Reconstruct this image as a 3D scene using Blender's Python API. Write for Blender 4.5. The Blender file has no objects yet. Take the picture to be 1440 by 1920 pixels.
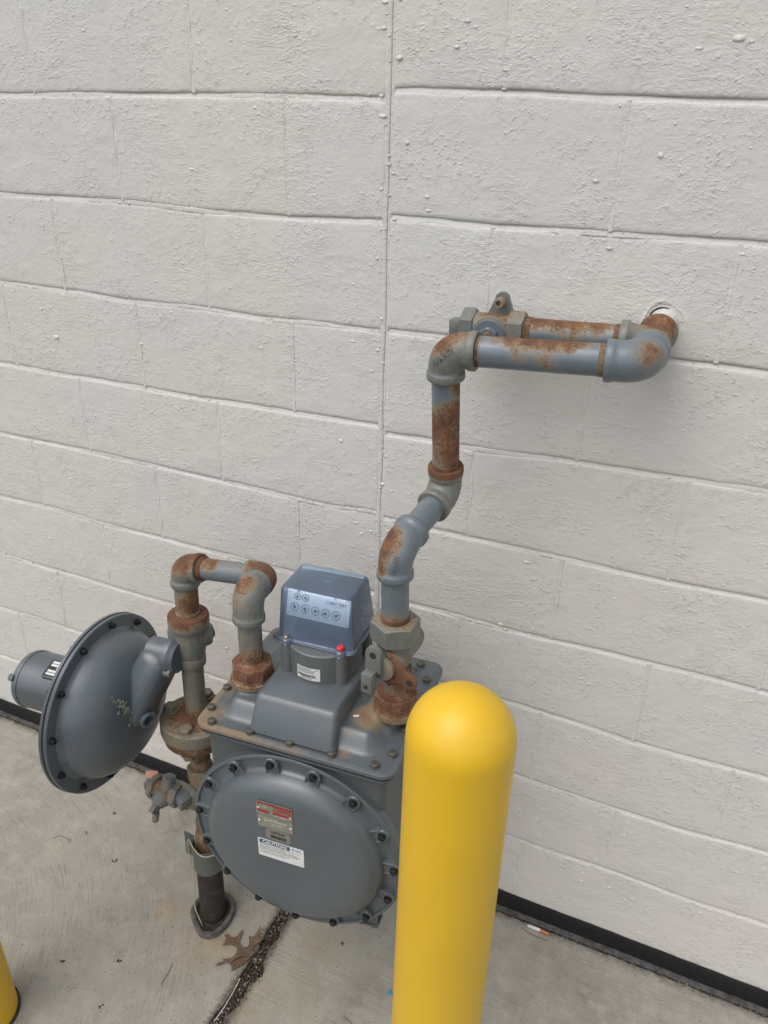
import bpy, bmesh, math, random
from mathutils import Vector, Matrix, Quaternion, noise
random.seed(7)
S = bpy.context.scene
COL = S.collection
V = Vector
rad = math.radians

# ------------------------------------------------------------------ camera, sky, sun, exposure
cam_d = bpy.data.cameras.new('camera'); cam = bpy.data.objects.new('camera', cam_d); COL.objects.link(cam)
cam.location = (0, -1.379, 1.812)
cam.rotation_euler = (rad(63.839), rad(-1.3585), rad(23.673))
cam_d.sensor_fit = 'HORIZONTAL'; cam_d.sensor_width = 36.0; cam_d.lens = 1429 / 1440 * 36
cam_d.clip_start = .02; cam_d.clip_end = 500
cam_d.dof.use_dof = True; cam_d.dof.focus_distance = 1.5; cam_d.dof.aperture_fstop = 2.8
cam_d.dof.aperture_fstop = 9.0
S.camera = cam

w = bpy.data.worlds.new("World"); S.world = w; w.use_nodes = True
nt = w.node_tree
for n in list(nt.nodes): nt.nodes.remove(n)
out = nt.nodes.new('ShaderNodeOutputWorld'); bg = nt.nodes.new('ShaderNodeBackground')
sky = nt.nodes.new('ShaderNodeTexSky'); sky.sky_type = 'NISHITA'; sky.sun_disc = False
SUN_EL, SUN_AZ = rad(60), rad(205)          # azimuth measured clockwise from +Y
sky.sun_elevation = SUN_EL; sky.sun_rotation = SUN_AZ
sky.air_density = 1.0; sky.dust_density = 3.0; sky.ozone_density = 1.0
hs = nt.nodes.new('ShaderNodeHueSaturation'); hs.inputs['Saturation'].default_value = .38
nt.links.new(sky.outputs[0], hs.inputs['Color']); nt.links.new(hs.outputs[0], bg.inputs['Color'])
bg.inputs['Strength'].default_value = .15
nt.links.new(bg.outputs[0], out.inputs[0])
sd = bpy.data.lights.new('sun', 'SUN'); sd.energy = .55; sd.angle = rad(55); sd.color = (1, .97, .92)
sun = bpy.data.objects.new('sun', sd); COL.objects.link(sun)
sdir = V((math.sin(SUN_AZ) * math.cos(SUN_EL), math.cos(SUN_AZ) * math.cos(SUN_EL), math.sin(SUN_EL)))
sun.rotation_euler = sdir.to_track_quat('Z', 'Y').to_euler(); sun.location = (0, 0, 6)
S.view_settings.view_transform = 'Standard'; S.view_settings.look = 'None'
S.view_settings.exposure = 0.46; S.view_settings.gamma = 1; S.view_settings.use_curve_mapping = False

# ------------------------------------------------------------------ material helpers
class NB:
    def __init__(s, name):
        s.m = bpy.data.materials.new(name); s.m.use_nodes = True; s.t = s.m.node_tree
        for n in list(s.t.nodes): s.t.nodes.remove(n)
        s.out = s.t.nodes.new('ShaderNodeOutputMaterial')
        s.b = s.t.nodes.new('ShaderNodeBsdfPrincipled'); s.t.links.new(s.b.outputs[0], s.out.inputs[0])
        s.geo = s.t.nodes.new('ShaderNodeNewGeometry'); s.pos = s.geo.outputs['Position']
    def n(s, ty, **k):
        x = s.t.nodes.new(ty)
        for a, v in k.items(): setattr(x, a, v)
        return x
    def l(s, a, b): s.t.links.new(a, b)
    def put(s, sock, v):
        if isinstance(v, (int, float)): sock.default_value = v
        elif isinstance(v, (tuple, list)): sock.default_value = tuple(v) + ((1,) if len(v) == 3 and len(sock.default_value) == 4 else ())
        else: s.l(v, sock)
    def noise(s, scale, detail=3, rough=.55, vec=None, dist=0, out='Fac'):
        x = s.n('ShaderNodeTexNoise'); s.put(x.inputs['Scale'], scale); x.inputs['Detail'].default_value = detail
        x.inputs['Roughness'].default_value = rough; x.inputs['Distortion'].default_value = dist
        s.l(vec or s.pos, x.inputs['Vector']); return x.outputs[out]
    def map(s, scale=(1, 1, 1), rot=(0, 0, 0), loc=(0, 0, 0), vec=None):
        x = s.n('ShaderNodeMapping'); x.inputs['Scale'].default_value = scale; x.inputs['Rotation'].default_value = rot
        x.inputs['Location'].default_value = loc; s.l(vec or s.pos, x.inputs['Vector']); return x.outputs[0]
    def math(s, op, a, b=None, c=None, clamp=False):
        x = s.n('ShaderNodeMath', operation=op, use_clamp=clamp); s.put(x.inputs[0], a)
        if b is not None: s.put(x.inputs[1], b)
        if c is not None: s.put(x.inputs[2], c)
        return x.outputs[0]
    def step(s, v, a, b):
        x = s.n('ShaderNodeMapRange', interpolation_type='SMOOTHSTEP'); s.put(x.inputs['Value'], v)
        x.inputs['From Min'].default_value = a; x.inputs['From Max'].default_value = b; return x.outputs[0]
    def mix(s, f, a, b):
        x = s.n('ShaderNodeMix', data_type='RGBA'); s.put(x.inputs[0], f); s.put(x.inputs[6], a); s.put(x.inputs[7], b); return x.outputs[2]
    def bump(s, h, strength, dist, normal=None):
        x = s.n('ShaderNodeBump'); x.inputs['Strength'].default_value = strength; x.inputs['Distance'].default_value = dist
        s.l(h, x.inputs['Height'])
        if normal is not None: s.l(normal, x.inputs['Normal'])
        return x.outputs[0]
    def fin(s, col, rough=.5, normal=None, metal=0, spec=.5):
        s.put(s.b.inputs['Base Color'], col); s.put(s.b.inputs['Roughness'], rough); s.put(s.b.inputs['Metallic'], metal)
        s.b.inputs['Specular IOR Level'].default_value = spec
        if normal is not None: s.l(normal, s.b.inputs['Normal'])
        return s.m

def flat(name, col, rough=.5, metal=0, bumpy=0, bscale=200, var=.08):
    m = NB(name)
    n = m.noise(60, 3); c2 = tuple(c * (1 - var * 2) for c in col)
    c = m.mix(m.step(n, .35, .7), col, c2)
    nor = m.bump(m.noise(bscale, 3), bumpy, .001) if bumpy else None
    return m.fin(c, rough, nor, metal)

def mat_wall():
    m = NB('painted_block_paint')
    big = m.noise(1.3, 2); mid = m.noise(14, 3)
    col = m.mix(m.step(big, .35, .65), (.625, .593, .545), (.600, .588, .556))
    col = m.mix(m.math('MULTIPLY', m.step(mid, .55, .8), .35), col, (.52, .50, .465))
    sp = m.noise(70, 3, .6); col = m.mix(m.math('MULTIPLY', m.step(sp, .66, .78), .25), col, (.46, .40, .32))
    # brush strokes, roughly horizontal, in patches
    warp = m.n('ShaderNodeVectorMath', operation='MULTIPLY_ADD')
    wn = m.noise(11, 3, out='Color'); m.l(wn, warp.inputs[0]); warp.inputs[1].default_value = (.05, .05, .05); m.l(m.pos, warp.inputs[2])
    st = m.noise(1, 4, .65, m.map((75, 75, 330), (0, rad(5), 0), vec=warp.outputs[0]))
    st2 = m.noise(1, 3, .6, m.map((60, 60, 260), (0, rad(-32), 0), vec=warp.outputs[0]))
    pm = m.step(m.noise(9, 4, .7), .50, .66); pm2 = m.step(m.noise(6.1, 2, .5, m.map(loc=(3, 1, 7))), .52, .63)
    lump = m.noise(95, 3, .65); lump_m = m.step(lump, .5, .74)
    lm2 = m.step(m.noise(11, 3, .6, m.map(loc=(9, 2, 4))), .42, .62)
    fine = m.noise(330, 3, .6)
    vor = m.n('ShaderNodeTexVoronoi'); vor.inputs['Scale'].default_value = 62; m.l(m.map((1, 1, 1.3), vec=warp.outputs[0]), vor.inputs['Vector'])
    blob = m.step(vor.outputs['Distance'], .22, .02); bm = m.step(m.noise(9, 2, .5, m.map(loc=(1, 5, 2))), .50, .66)
    wave = m.noise(22, 2, .5)
    rdg = m.math('POWER', st, 2.2)
    h = m.math('MULTIPLY', m.math('MULTIPLY', rdg, pm), .62)
    h = m.math('ADD', h, m.math('MULTIPLY', m.math('MULTIPLY', m.math('POWER', st2, 2.0), pm2), .42))
    h = m.math('ADD', h, m.math('MULTIPLY', m.math('MULTIPLY', lump_m, lm2), .34))
    h = m.math('ADD', h, m.math('MULTIPLY', lump, .27))
    h = m.math('ADD', h, m.math('MULTIPLY', fine, .16))
    h = m.math('ADD', h, m.math('MULTIPLY', m.math('MULTIPLY', blob, bm), .35))
    h = m.math('ADD', h, m.math('MULTIPLY', wave, .8))
    return m.fin(col, .52, m.bump(h, .95, .0036), spec=.4)

def mat_concrete():
    m = NB('broomed_concrete')
    big = m.noise(2.2, 4, .6); mid = m.noise(16, 4, .65); fine = m.noise(420, 3, .7)
    col = m.mix(m.step(big, .3, .7), (.345, .325, .275), (.285, .268, .228))
    col = m.mix(m.math('MULTIPLY', m.step(mid, .42, .68), .60), col, (.41, .385, .33))
    col = m.mix(m.math('MULTIPLY', m.step(fine, .45, .72), .60), col, (.155, .145, .12))
    # dark pits and specks
    sp = m.noise(150, 2, .5); col = m.mix(m.math('MULTIPLY', m.step(sp, .655, .72), .8), col, (.10, .09, .075))
    sp2 = m.noise(60, 4, .75, m.map(loc=(2, 2, 0))); col = m.mix(m.math('MULTIPLY', m.step(sp2, .64, .74), .5), col, (.17, .16, .14))
    grime = m.step(m.noise(5, 4, .7, m.map(loc=(4, 1, 0))), .55, .75)
    col = m.mix(m.math('MULTIPLY', grime, .55), col, (.13, .122, .105))
    # broom lines: straight on the right slab, sweeping arcs on the left one
    sx = m.n('ShaderNodeSeparateXYZ'); m.l(m.pos, sx.inputs[0])
    right = m.step(sx.outputs[0], -.722, -.718)
    ln = m.noise(1, 3, .6, m.map((7, 330, 1), (0, 0, rad(-4))))
    dx = m.math('SUBTRACT', sx.outputs[0], -1.75); dy = m.math('SUBTRACT', sx.outputs[1], -.95)
    r_ = m.math('SQRT', m.math('ADD', m.math('MULTIPLY', dx, dx), m.math('MULTIPLY', dy, dy)))
    a_ = m.math('ARCTAN2', dy, dx)
    cv = m.n('ShaderNodeCombineXYZ'); m.l(m.math('MULTIPLY', r_, 260), cv.inputs[0]); m.l(m.math('MULTIPLY', a_, 8), cv.inputs[1])
    arc = m.noise(1, 3, .6, cv.outputs[0])
    lines = m.mix(right, arc, ln)
    lm_ = m.step(m.noise(6, 2), .35, .65)
    col = m.mix(m.math('MULTIPLY', m.math('MULTIPLY', m.step(lines, .50, .68), lm_), .60), col, (.165, .155, .13))
    # stains with a shape of their own: rust bleed around the riser, tan patches
    def stain(x, y, r, c, k, colr):
        vd = m.n('ShaderNodeVectorMath', operation='DISTANCE'); m.l(m.pos, vd.inputs[0]); vd.inputs[1].default_value = (x, y, 0)
        d = m.math('ADD', vd.outputs['Value'], m.math('MULTIPLY', m.math('SUBTRACT', m.noise(18, 4, .65), .5), r * 1.1))
        return m.mix(m.math('MULTIPLY', m.step(d, r, r * .15), k), c, colr)
    for x, y, r, k, cc in ((-.875, -.42, .10, .28, (.32, .21, .09)), (-1.0, -.38, .06, .30, (.33, .205, .085)), (-.82, -.40, .06, .3, (.30, .21, .095)),
                           (-.60, -.29, .10, .22, (.30, .23, .13)), (-.69, -.46, .07, .25, (.31, .24, .13)), (-.1, -.12, .16, .22, (.25, .215, .15)),
                           (-1.2, -.25, .18, .18, (.25, .23, .19)), (-.58, -.42, .14, .22, (.30, .27, .2)), (-.68, -.52, .06, .25, (.31, .24, .13)), (-.9, -.2, .2, .3, (.22, .2, .17))):
        col = stain(x, y, r, col, k, cc)
    # dirt along the wall joint and the slab joint
    dj = m.math('ADD', sx.outputs[1], m.math('MULTIPLY', m.noise(45, 4, .7), .05))
    col = m.mix(m.math('MULTIPLY', m.step(dj, -.024, .010), .8), col, (.09, .08, .06))
    aj = m.math('ABSOLUTE', m.math('SUBTRACT', sx.outputs[0], -.722))
    aj = m.math('SUBTRACT', aj, m.math('MULTIPLY', m.noise(60, 4, .75), .036))
    col = m.mix(m.math('MULTIPLY', m.step(aj, .020, -.006), .85), col, (.085, .075, .055))
    h = m.math('ADD', m.math('MULTIPLY', lines, .7), m.math('MULTIPLY', fine, .5))
    h = m.math('ADD', h, m.math('MULTIPLY', m.noise(120, 3, .6), .5))
    h = m.math('SUBTRACT', h, m.math('MULTIPLY', m.step(sp, .69, .75), .6))
    return m.fin(col, .88, m.bump(h, .55, .0022), spec=.25)

def mat_rusty(name, base=(.122, .150, .170), bias=0.0, rough=.36, dust=.40, red=0.0, bmp=.25):
    """paint that rusts where the 'rust' attribute says so, broken up by noise"""
    m = NB(name)
    at = m.n('ShaderNodeAttribute', attribute_name='rust'); r = at.outputs['Fac']
    n1 = m.noise(38, 4, .6); n2 = m.noise(190, 3, .65); n3 = m.noise(750, 2, .6)
    v = m.math('ADD', r, bias)
    v = m.math('ADD', v, m.math('MULTIPLY', m.math('SUBTRACT', m.noise(1, 3, .6, m.map((95, 95, 16))), .5), .55))
    v = m.math('ADD', v, m.math('MULTIPLY', m.math('SUBTRACT', n1, .5), .75))
    v = m.math('ADD', v, m.math('MULTIPLY', m.math('SUBTRACT', n2, .5), .85))
    v = m.math('ADD', v, m.math('MULTIPLY', m.math('SUBTRACT', n3, .5), .95))
    mask = m.step(v, .26, .74); core = m.step(v, .45, .92); halo = m.step(v, .02, .50)
    paint = m.mix(m.step(m.noise(24, 3), .35, .7), base, tuple(c * 1.12 for c in base))
    paint = m.mix(m.math('MULTIPLY', halo, dust), paint, (.27, .235, .16))
    gr = m.noise(85, 4, .7, m.map((1, 1, .22)))
    paint = m.mix(m.math('MULTIPLY', m.step(gr, .56, .78), .45), paint, (.075, .07, .06))
    tan = m.mix(n2, (.30, .185, .085), (.20, .110, .046))
    deep = m.mix(m.step(n1, .3, .7), (.175, .070, .027), (.090, .038, .020))
    if red: deep = m.mix(red, deep, (.15, .046, .026))
    ru = m.mix(core, tan, deep)
    ru = m.mix(m.math('MULTIPLY', m.step(n3, .5, .8), .5), ru, (.05, .025, .015))
    col = m.mix(mask, paint, ru)
    rg = m.math('ADD', m.math('MULTIPLY', mask, .85 - rough), rough)
    rg = m.math('ADD', rg, m.math('MULTIPLY', m.math('SUBTRACT', n2, .5), .18))
    h = m.math('ADD', m.math('MULTIPLY', m.math('MULTIPLY', n3, mask), .8), m.math('MULTIPLY', n2, .45))
    return m.fin(col, rg, m.bump(h, bmp + .25, .0009), spec=.7)

def mat_meter(name, base, rough=.36, cast=.12):
    m = NB(name)
    at = m.n('ShaderNodeAttribute', attribute_name='rust'); r = at.outputs['Fac']
    n1 = m.noise(30, 4, .6); n2 = m.noise(260, 3, .6)
    v = m.math('ADD', r, m.math('MULTIPLY', m.math('SUBTRACT', n1, .5), .8))
    v = m.math('ADD', v, m.math('MULTIPLY', m.math('SUBTRACT', n2, .5), .4))
    paint = m.mix(m.step(m.noise(9, 4, .6), .35, .7), base, tuple(c * 1.10 for c in base))
    paint = m.mix(m.math('MULTIPLY', m.step(m.noise(140, 3, .7), .62, .75), .35), paint, tuple(c * 1.5 for c in base))
    dustc = (.235, .165, .085)
    col = m.mix(m.math('MULTIPLY', m.step(v, .15, .75), .85), paint, dustc)
    col = m.mix(m.step(v, .72, 1.0), col, (.20, .095, .04))
    rg = m.math('ADD', rough, m.math('MULTIPLY', m.step(v, .2, .7), .35))
    rg = m.math('ADD', rg, m.math('MULTIPLY', m.noise(14, 3), .16))
    h = m.math('ADD', m.noise(500, 2, .5), m.math('MULTIPLY', m.noise(60, 2), .8))
    return m.fin(col, rg, m.bump(h, cast + .06, .0008), spec=.85)

def mat_cover():
    m = NB('blue_clear_plastic')
    tr = m.n('ShaderNodeBsdfTransparent'); tr.inputs[0].default_value = (.945, .972, 1, 1)
    gl = m.n('ShaderNodeBsdfGlossy'); gl.inputs['Roughness'].default_value = .12; gl.inputs[0].default_value = (.9, .95, 1, 1)
    df = m.n('ShaderNodeBsdfTranslucent'); df.inputs[0].default_value = (.70, .84, 1, 1)
    d2 = m.n('ShaderNodeBsdfDiffuse'); d2.inputs[0].default_value = (.54, .70, .94, 1)
    a0 = m.n('ShaderNodeMixShader'); a0.inputs[0].default_value = .5; m.l(df.outputs[0], a0.inputs[1]); m.l(d2.outputs[0], a0.inputs[2])
    a = m.n('ShaderNodeMixShader'); lw = m.n('ShaderNodeLayerWeight'); lw.inputs[0].default_value = .25
    fac = m.math('ADD', m.math('MULTIPLY', lw.outputs['Facing'], .25), .17)
    m.l(fac, a.inputs[0]); m.l(tr.outputs[0], a.inputs[1]); m.l(a0.outputs[0], a.inputs[2])
    fr = m.n('ShaderNodeFresnel'); fr.inputs[0].default_value = 1.5
    b = m.n('ShaderNodeMixShader'); m.l(fr.outputs[0], b.inputs[0]); m.l(a.outputs[0], b.inputs[1]); m.l(gl.outputs[0], b.inputs[2])
    m.l(b.outputs[0], m.out.inputs[0]); return m.m

M = {}
M['wall'] = mat_wall(); M['concrete'] = mat_concrete()
M['pipe'] = mat_rusty('grey_painted_pipe')
M['fit'] = mat_rusty('grey_painted_fitting', (.125, .138, .130), .09, .44, .65, bmp=.45)
M['brown'] = mat_rusty('rusting_brown_metal', (.135, .115, .085), .30, .6, .7, bmp=.4)
M['thread'] = mat_rusty('rusty_thread', (.15, .14, .12), .25, .6, .6)
M['red_rust'] = mat_rusty('red_rusted_nut', (.17, .12, .10), .45, .45, .6, red=.7, bmp=.3)
M['meter'] = mat_meter('meter_grey_paint', (.086, .102, .111), .29)
M['meter_dark'] = mat_meter('meter_body_grey_paint', (.076, .088, .092), .38)
M['plastic'] = mat_meter('index_grey_plastic', (.100, .108, .110), .45, .05)
M['reg'] = mat_meter('regulator_grey_paint', (.088, .106, .119), .28)
M['gasket'] = flat('navy_rubber_gasket', (.018, .024, .045), .5)
M['bolt'] = flat('black_bolt', (.018, .019, .020), .38, .3)
M['bolt2'] = flat('weathered_bolt', (.12, .115, .09), .5, .5, .3, 400)
M['cover'] = mat_cover()
M['white'] = flat('white_print_plate', (.88, .89, .90), .45, var=.02)
M['label'] = flat('white_label', (.70, .71, .69), .45, var=.03)
M['ink'] = flat('black_ink', (.012, .012, .014), .5, var=0)
M['blue_ink'] = flat('teal_blue_ink', (.008, .085, .155), .45, var=0)
M['red_ink'] = flat('red_ink', (.33, .035, .04), .45, var=.05)
M['steel'] = flat('aluminium_tag', (.36, .34, .28), .42, .45, .15, 300)
M['steel_lit'] = flat('lit_aluminium', (.72, .71, .66), .4, .3)  # paler copy of the tag metal: highlight painted into raised letters and rivets
M['brass'] = flat('brass_screw', (.45, .36, .22), .3, .8)
M['red'] = flat('red_plastic_seal', (.70, .035, .045), .35)
M['black'] = flat('black_membrane', (.006, .006, .0065), .85, 0, .5, 60, .2)
M['dark_plastic'] = flat('dark_mechanism', (.02, .022, .028), .45)
M['foam'] = flat('grey_joint_foam', (.105, .10, .095), .95, 0, 1.0, 500, .25)
M['soil'] = flat('dark_soil', (.060, .049, .037), .95, 0, 1.0, 300, .3)
M['coat'] = NB('tar_coated_pipe')
_c = M['coat']; _n = _c.noise(330, 3, .7); _k = _c.mix(_c.step(_n, .6, .72), (.028, .022, .018), (.21, .17, .13))
_k = _c.mix(_c.math('MULTIPLY', _c.step(_c.noise(40, 3), .5, .7), .4), _k, (.10, .075, .055)); M['coat'] = _c.fin(_k, .85, _c.bump(_n, .7, .002))
M['sleeve'] = flat('old_grey_sleeve', (.115, .11, .10), .85, 0, .8, 240, .22)
M['galv'] = mat_meter('dull_grey_sheet', (.085, .094, .082), .5)
M['wire'] = flat('cream_insulated_wire', (.42, .38, .27), .5)
M['leaf'] = NB('dry_oak_leaf'); _c = M['leaf']
M['leaf'] = _c.fin(_c.mix(_c.step(_c.noise(60, 4, .6), .3, .7), (.105, .066, .038), (.15, .098, .058)), .6, _c.bump(_c.noise(160, 3), .5, .001))
M['chip'] = flat('reddish_leaf_scrap', (.42, .20, .145), .6, 0, .4, 200)
M['cig'] = flat('cigarette_paper', (.66, .65, .60), .7); M['filt'] = flat('cork_filter_paper', (.42, .16, .07), .7)
M['cyan'] = flat('cyan_scrap', (.05, .35, .50), .5)
M['grit_d'] = flat('dark_grit', (.070, .053, .038), .95); M['grit_l'] = flat('pale_grit', (.30, .275, .225), .9)
M['splat'] = flat('bird_dropping', (.36, .37, .31), .8, 0, .5, 300, .35)
M['crack'] = flat('painted_hole_shade', (.03, .027, .022), .95)  # near-black colour painted as the shade inside holes and the stub gap
_c = NB('yellow_plastic_sleeve')
_c.b.inputs['Subsurface Weight'].default_value = .08; _c.b.inputs['Subsurface Radius'].default_value = (.01, .005, .001)
_v = _c.noise(7, 3); _w = _c.step(_c.noise(1, 4, .7, _c.map((22, 22, 5))), .66, .80); _x = _c.step(_c.noise(150, 3, .7), .70, .78)
M['yellow'] = _c.fin(_c.mix(_c.math('MULTIPLY', _x, .5), _c.mix(_c.math('MULTIPLY', _w, .22), _c.mix(_c.step(_v, .3, .7), (.74, .45, .016), (.69, .425, .018)), (.45, .29, .04)), (.30, .20, .05)), _c.math('ADD', .34, _c.math('MULTIPLY', _v, .14)),
                     _c.bump(_c.noise(1, 2, .5, _c.map((3, 3, 120))), .08, .0006))
M['yellow_old'] = _c.m

# ------------------------------------------------------------------ mesh builder
class MB:
    def __init__(s): s.v = []; s.f = []
    def add(s, vs, fs):
        o = len(s.v); s.v += [V(p) for p in vs]; s.f += [tuple(i + o for i in f) for f in fs]; return s
    def sweep(s, pts, rads, seg=32, ref=None, cap=True, closed=False):
        """tube through pts; ref = constant binormal for planar paths"""
        pts = [V(p) for p in pts]; n = len(pts); rings = []
        t0 = (pts[1] - pts[0]).normalized()
        if ref is None:
            ref_v = t0.orthogonal().normalized()
        else: ref_v = V(ref).normalized()
        prev = t0
        for i, p in enumerate(pts):
            a = pts[max(i - 1, 0)]; b = pts[min(i + 1, n - 1)]; t = (b - a)
            t = t.normalized() if t.length > 1e-9 else prev
            if ref is None:
                q = prev.rotation_difference(t); ref_v = q @ ref_v
            u = (ref_v - t * ref_v.dot(t)).normalized(); v2 = t.cross(u); prev = t
            r = rads[i] if isinstance(rads, (list, tuple)) else rads
            rings.append([p + (u * math.cos(2 * math.pi * k / seg) + v2 * math.sin(2 * math.pi * k / seg)) * r for k in range(seg)])
        vs = [q for r in rings for q in r]; fs = []
        for i in range(n - 1):
            for k in range(seg):
                a = i * seg + k; b = i * seg + (k + 1) % seg
                fs.append((a, b, b + seg, a + seg))
        if cap: fs.append(tuple(range(seg))[::-1]); fs.append(tuple(range((n - 1) * seg, n * seg)))
        return s.add(vs, fs)
    def lathe(s, o, d, prof, seg=40, cap=True):
        """prof = [(distance along d, radius)...]"""
        o = V(o); d = V(d).normalized(); u = d.orthogonal().normalized(); v2 = d.cross(u); vs = []; fs = []
        for a, r in prof:
            r = max(r, 1e-5)
            vs += [o + d * a + (u * math.cos(2 * math.pi * k / seg) + v2 * math.sin(2 * math.pi * k / seg)) * r for k in range(seg)]
        n = len(prof)
        for i in range(n - 1):
            for k in range(seg):
                a = i * seg + k; b = i * seg + (k + 1) % seg
                fs.append((a, b, b + seg, a + seg))
        if cap: fs.append(tuple(range(seg))[::-1]); fs.append(tuple(range((n - 1) * seg, n * seg)))
        return s.add(vs, fs)
    def loft(s, rings, cap=True):
        n = len(rings[0]); vs = [p for r in rings for p in r]; fs = []
        for i in range(len(rings) - 1):
            for k in range(n):
                a = i * n + k; b = i * n + (k + 1) % n; fs.append((a, b, b + n, a + n))
        if cap: fs.append(tuple(range(n))[::-1]); fs.append(tuple(range((len(rings) - 1) * n, len(rings) * n)))
        return s.add(vs, fs)
    def box(s, c, size, axes=None, bev=0, seg=2):
        c = V(c); ax = axes or (V((1, 0, 0)), V((0, 1, 0)), V((0, 0, 1))); ax = [V(a).normalized() for a in ax]
        bm = bmesh.new(); bmesh.ops.create_cube(bm, size=1)
        for v in bm.verts: v.co = V((v.co.x * size[0], v.co.y * size[1], v.co.z * size[2]))
        if bev: bmesh.ops.bevel(bm, geom=bm.edges[:], offset=bev, segments=seg, affect='EDGES', profile=.5)
        bm.verts.ensure_lookup_table(); bm.verts.index_update()
        vs = [c + ax[0] * v.co.x + ax[1] * v.co.y + ax[2] * v.co.z for v in bm.verts]; fs = [tuple(v.index for v in f.verts) for f in bm.faces]
        bm.free(); return s.add(vs, fs)
    def prism(s, poly, o, ux, uy, h, bev=0):
        """extrude a 2-D outline from o in plane (ux,uy) by h along ux x uy"""
        o = V(o); ux = V(ux).normalized(); uy = V(uy).normalized(); n = ux.cross(uy)
        bm = bmesh.new(); vs = [bm.verts.new(o + ux * x + uy * y) for x, y in poly]; f = bm.faces.new(vs)
        r = bmesh.ops.extrude_face_region(bm, geom=[f]); top = [v for v in r['geom'] if isinstance(v, bmesh.types.BMVert)]
        for v in top: v.co += n * h
        bmesh.ops.recalc_face_normals(bm, faces=bm.faces[:])
        if bev:
            es = [e for e in bm.edges if all(v in top for v in e.verts)]
            bmesh.ops.bevel(bm, geom=es, offset=bev, segments=2, affect='EDGES', profile=.5)
        bm.verts.ensure_lookup_table(); bm.verts.index_update()
        s.add([v.co.copy() for v in bm.verts], [tuple(v.index for v in f.verts) for f in bm.faces]); bm.free(); return s
    def build(s, name, mat, parent=None, label=None, rust=None, sharp=34, local=False, kind=None, fixn=True):
        off = V((0, 0, 0))
        if parent is not None and not local: off = root_loc(parent)
        me = bpy.data.meshes.new(name)
        me.from_pydata([tuple(p - off) for p in s.v], [], s.f)
        bm = bmesh.new(); bm.from_mesh(me)
        if fixn: bmesh.ops.recalc_face_normals(bm, faces=bm.faces[:])
        cs = math.radians(sharp)
        for f in bm.faces: f.smooth = True
        for e in bm.edges:
            if len(e.link_faces) == 2 and e.calc_face_angle(0) > cs: e.smooth = False
        bm.to_mesh(me); bm.free()
        if rust is not None:
            at = me.attributes.new('rust', 'FLOAT', 'POINT')
            at.data.foreach_set('value', [float(rust(p)) for p in s.v])
        me.materials.append(mat)
        o = bpy.data.objects.new(name, me); COL.objects.link(o)
        if parent is not None: o.parent = parent
        if label: o['label'] = label
        if kind: o['kind'] = kind
        return o

def root_loc(o):
    p = V((0, 0, 0))
    while o is not None: p += o.location; o = o.parent
    return p
def thing(name, label, cat, loc=(0, 0, 0), rz=0, group=None):
    o = bpy.data.objects.new(name, None); COL.objects.link(o); o.location = loc; o.rotation_euler = (0, 0, rz)
    o.empty_display_size = .05; o['label'] = label; o['category'] = cat
    if group: o['group'] = group
    return o
def tag(o, label, cat, group=None):
    o['label'] = label; o['category'] = cat
    if group: o['group'] = group
    return o
def inst(me, name, loc, d, parent, spin=0, local=False, scale=1):
    """a mesh modelled along +Z, placed with +Z on direction d"""
    o = bpy.data.objects.new(name, me); COL.objects.link(o)
    o.parent = parent; o.location = V(loc) if local else V(loc) - root_loc(parent)
    o.rotation_mode = 'QUATERNION'; o.rotation_quaternion = V(d).to_track_quat('Z', 'Y') @ Quaternion((0, 0, 1), spin)
    o.scale = (scale,) * 3
    return o
def blobs(lst, base=0.0):
    """rust field: each blob (x,y,z,radius,amount)"""
    L_ = [(V(b[:3]), b[3], b[4]) for b in lst]
    def f(p):
        v = base
        for c, r, a in L_:
            d = (p - c).length / r
            if d < 1: v = max(v, base + a * (1 - d * d) ** .8) if a > 0 else v + a * (1 - d * d)
        return v
    return f

HELV = None
def text_mesh(body, size, extrude=0.0, res=3, bold=0.0):
    cu = bpy.data.curves.new('txt', 'FONT'); cu.body = body; cu.size = size; cu.extrude = extrude; cu.resolution_u = res
    cu.align_x = 'CENTER'; cu.align_y = 'CENTER'; cu.offset = bold
    o = bpy.data.objects.new('txt', cu); COL.objects.link(o)
    dg = bpy.context.evaluated_depsgraph_get(); me = bpy.data.meshes.new_from_object(o.evaluated_get(dg))
    bpy.data.objects.remove(o); bpy.data.curves.remove(cu); return me
def put_text(body, size, o, ux, uy, mat, parent, name='lettering', extrude=0.0, local=False, bold=0.0, bend=None):
    me = text_mesh(body, size, extrude, bold=bold); me.name = name
    o = V(o); ux = V(ux).normalized(); uy = V(uy).normalized(); n = ux.cross(uy)
    off = V((0, 0, 0)) if local else root_loc(parent)
    for v in me.vertices:
        q = V(v.co)
        if bend: q = bend(q)
        v.co = o + ux * q.x + uy * q.y + n * q.z - off
    me.materials.clear(); me.materials.append(mat)
    ob = bpy.data.objects.new(name, me); COL.objects.link(ob); ob.parent = parent; return ob

def unit(v): return V(v).normalized()
def lerp(a, b, t): return a + (b - a) * t

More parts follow.
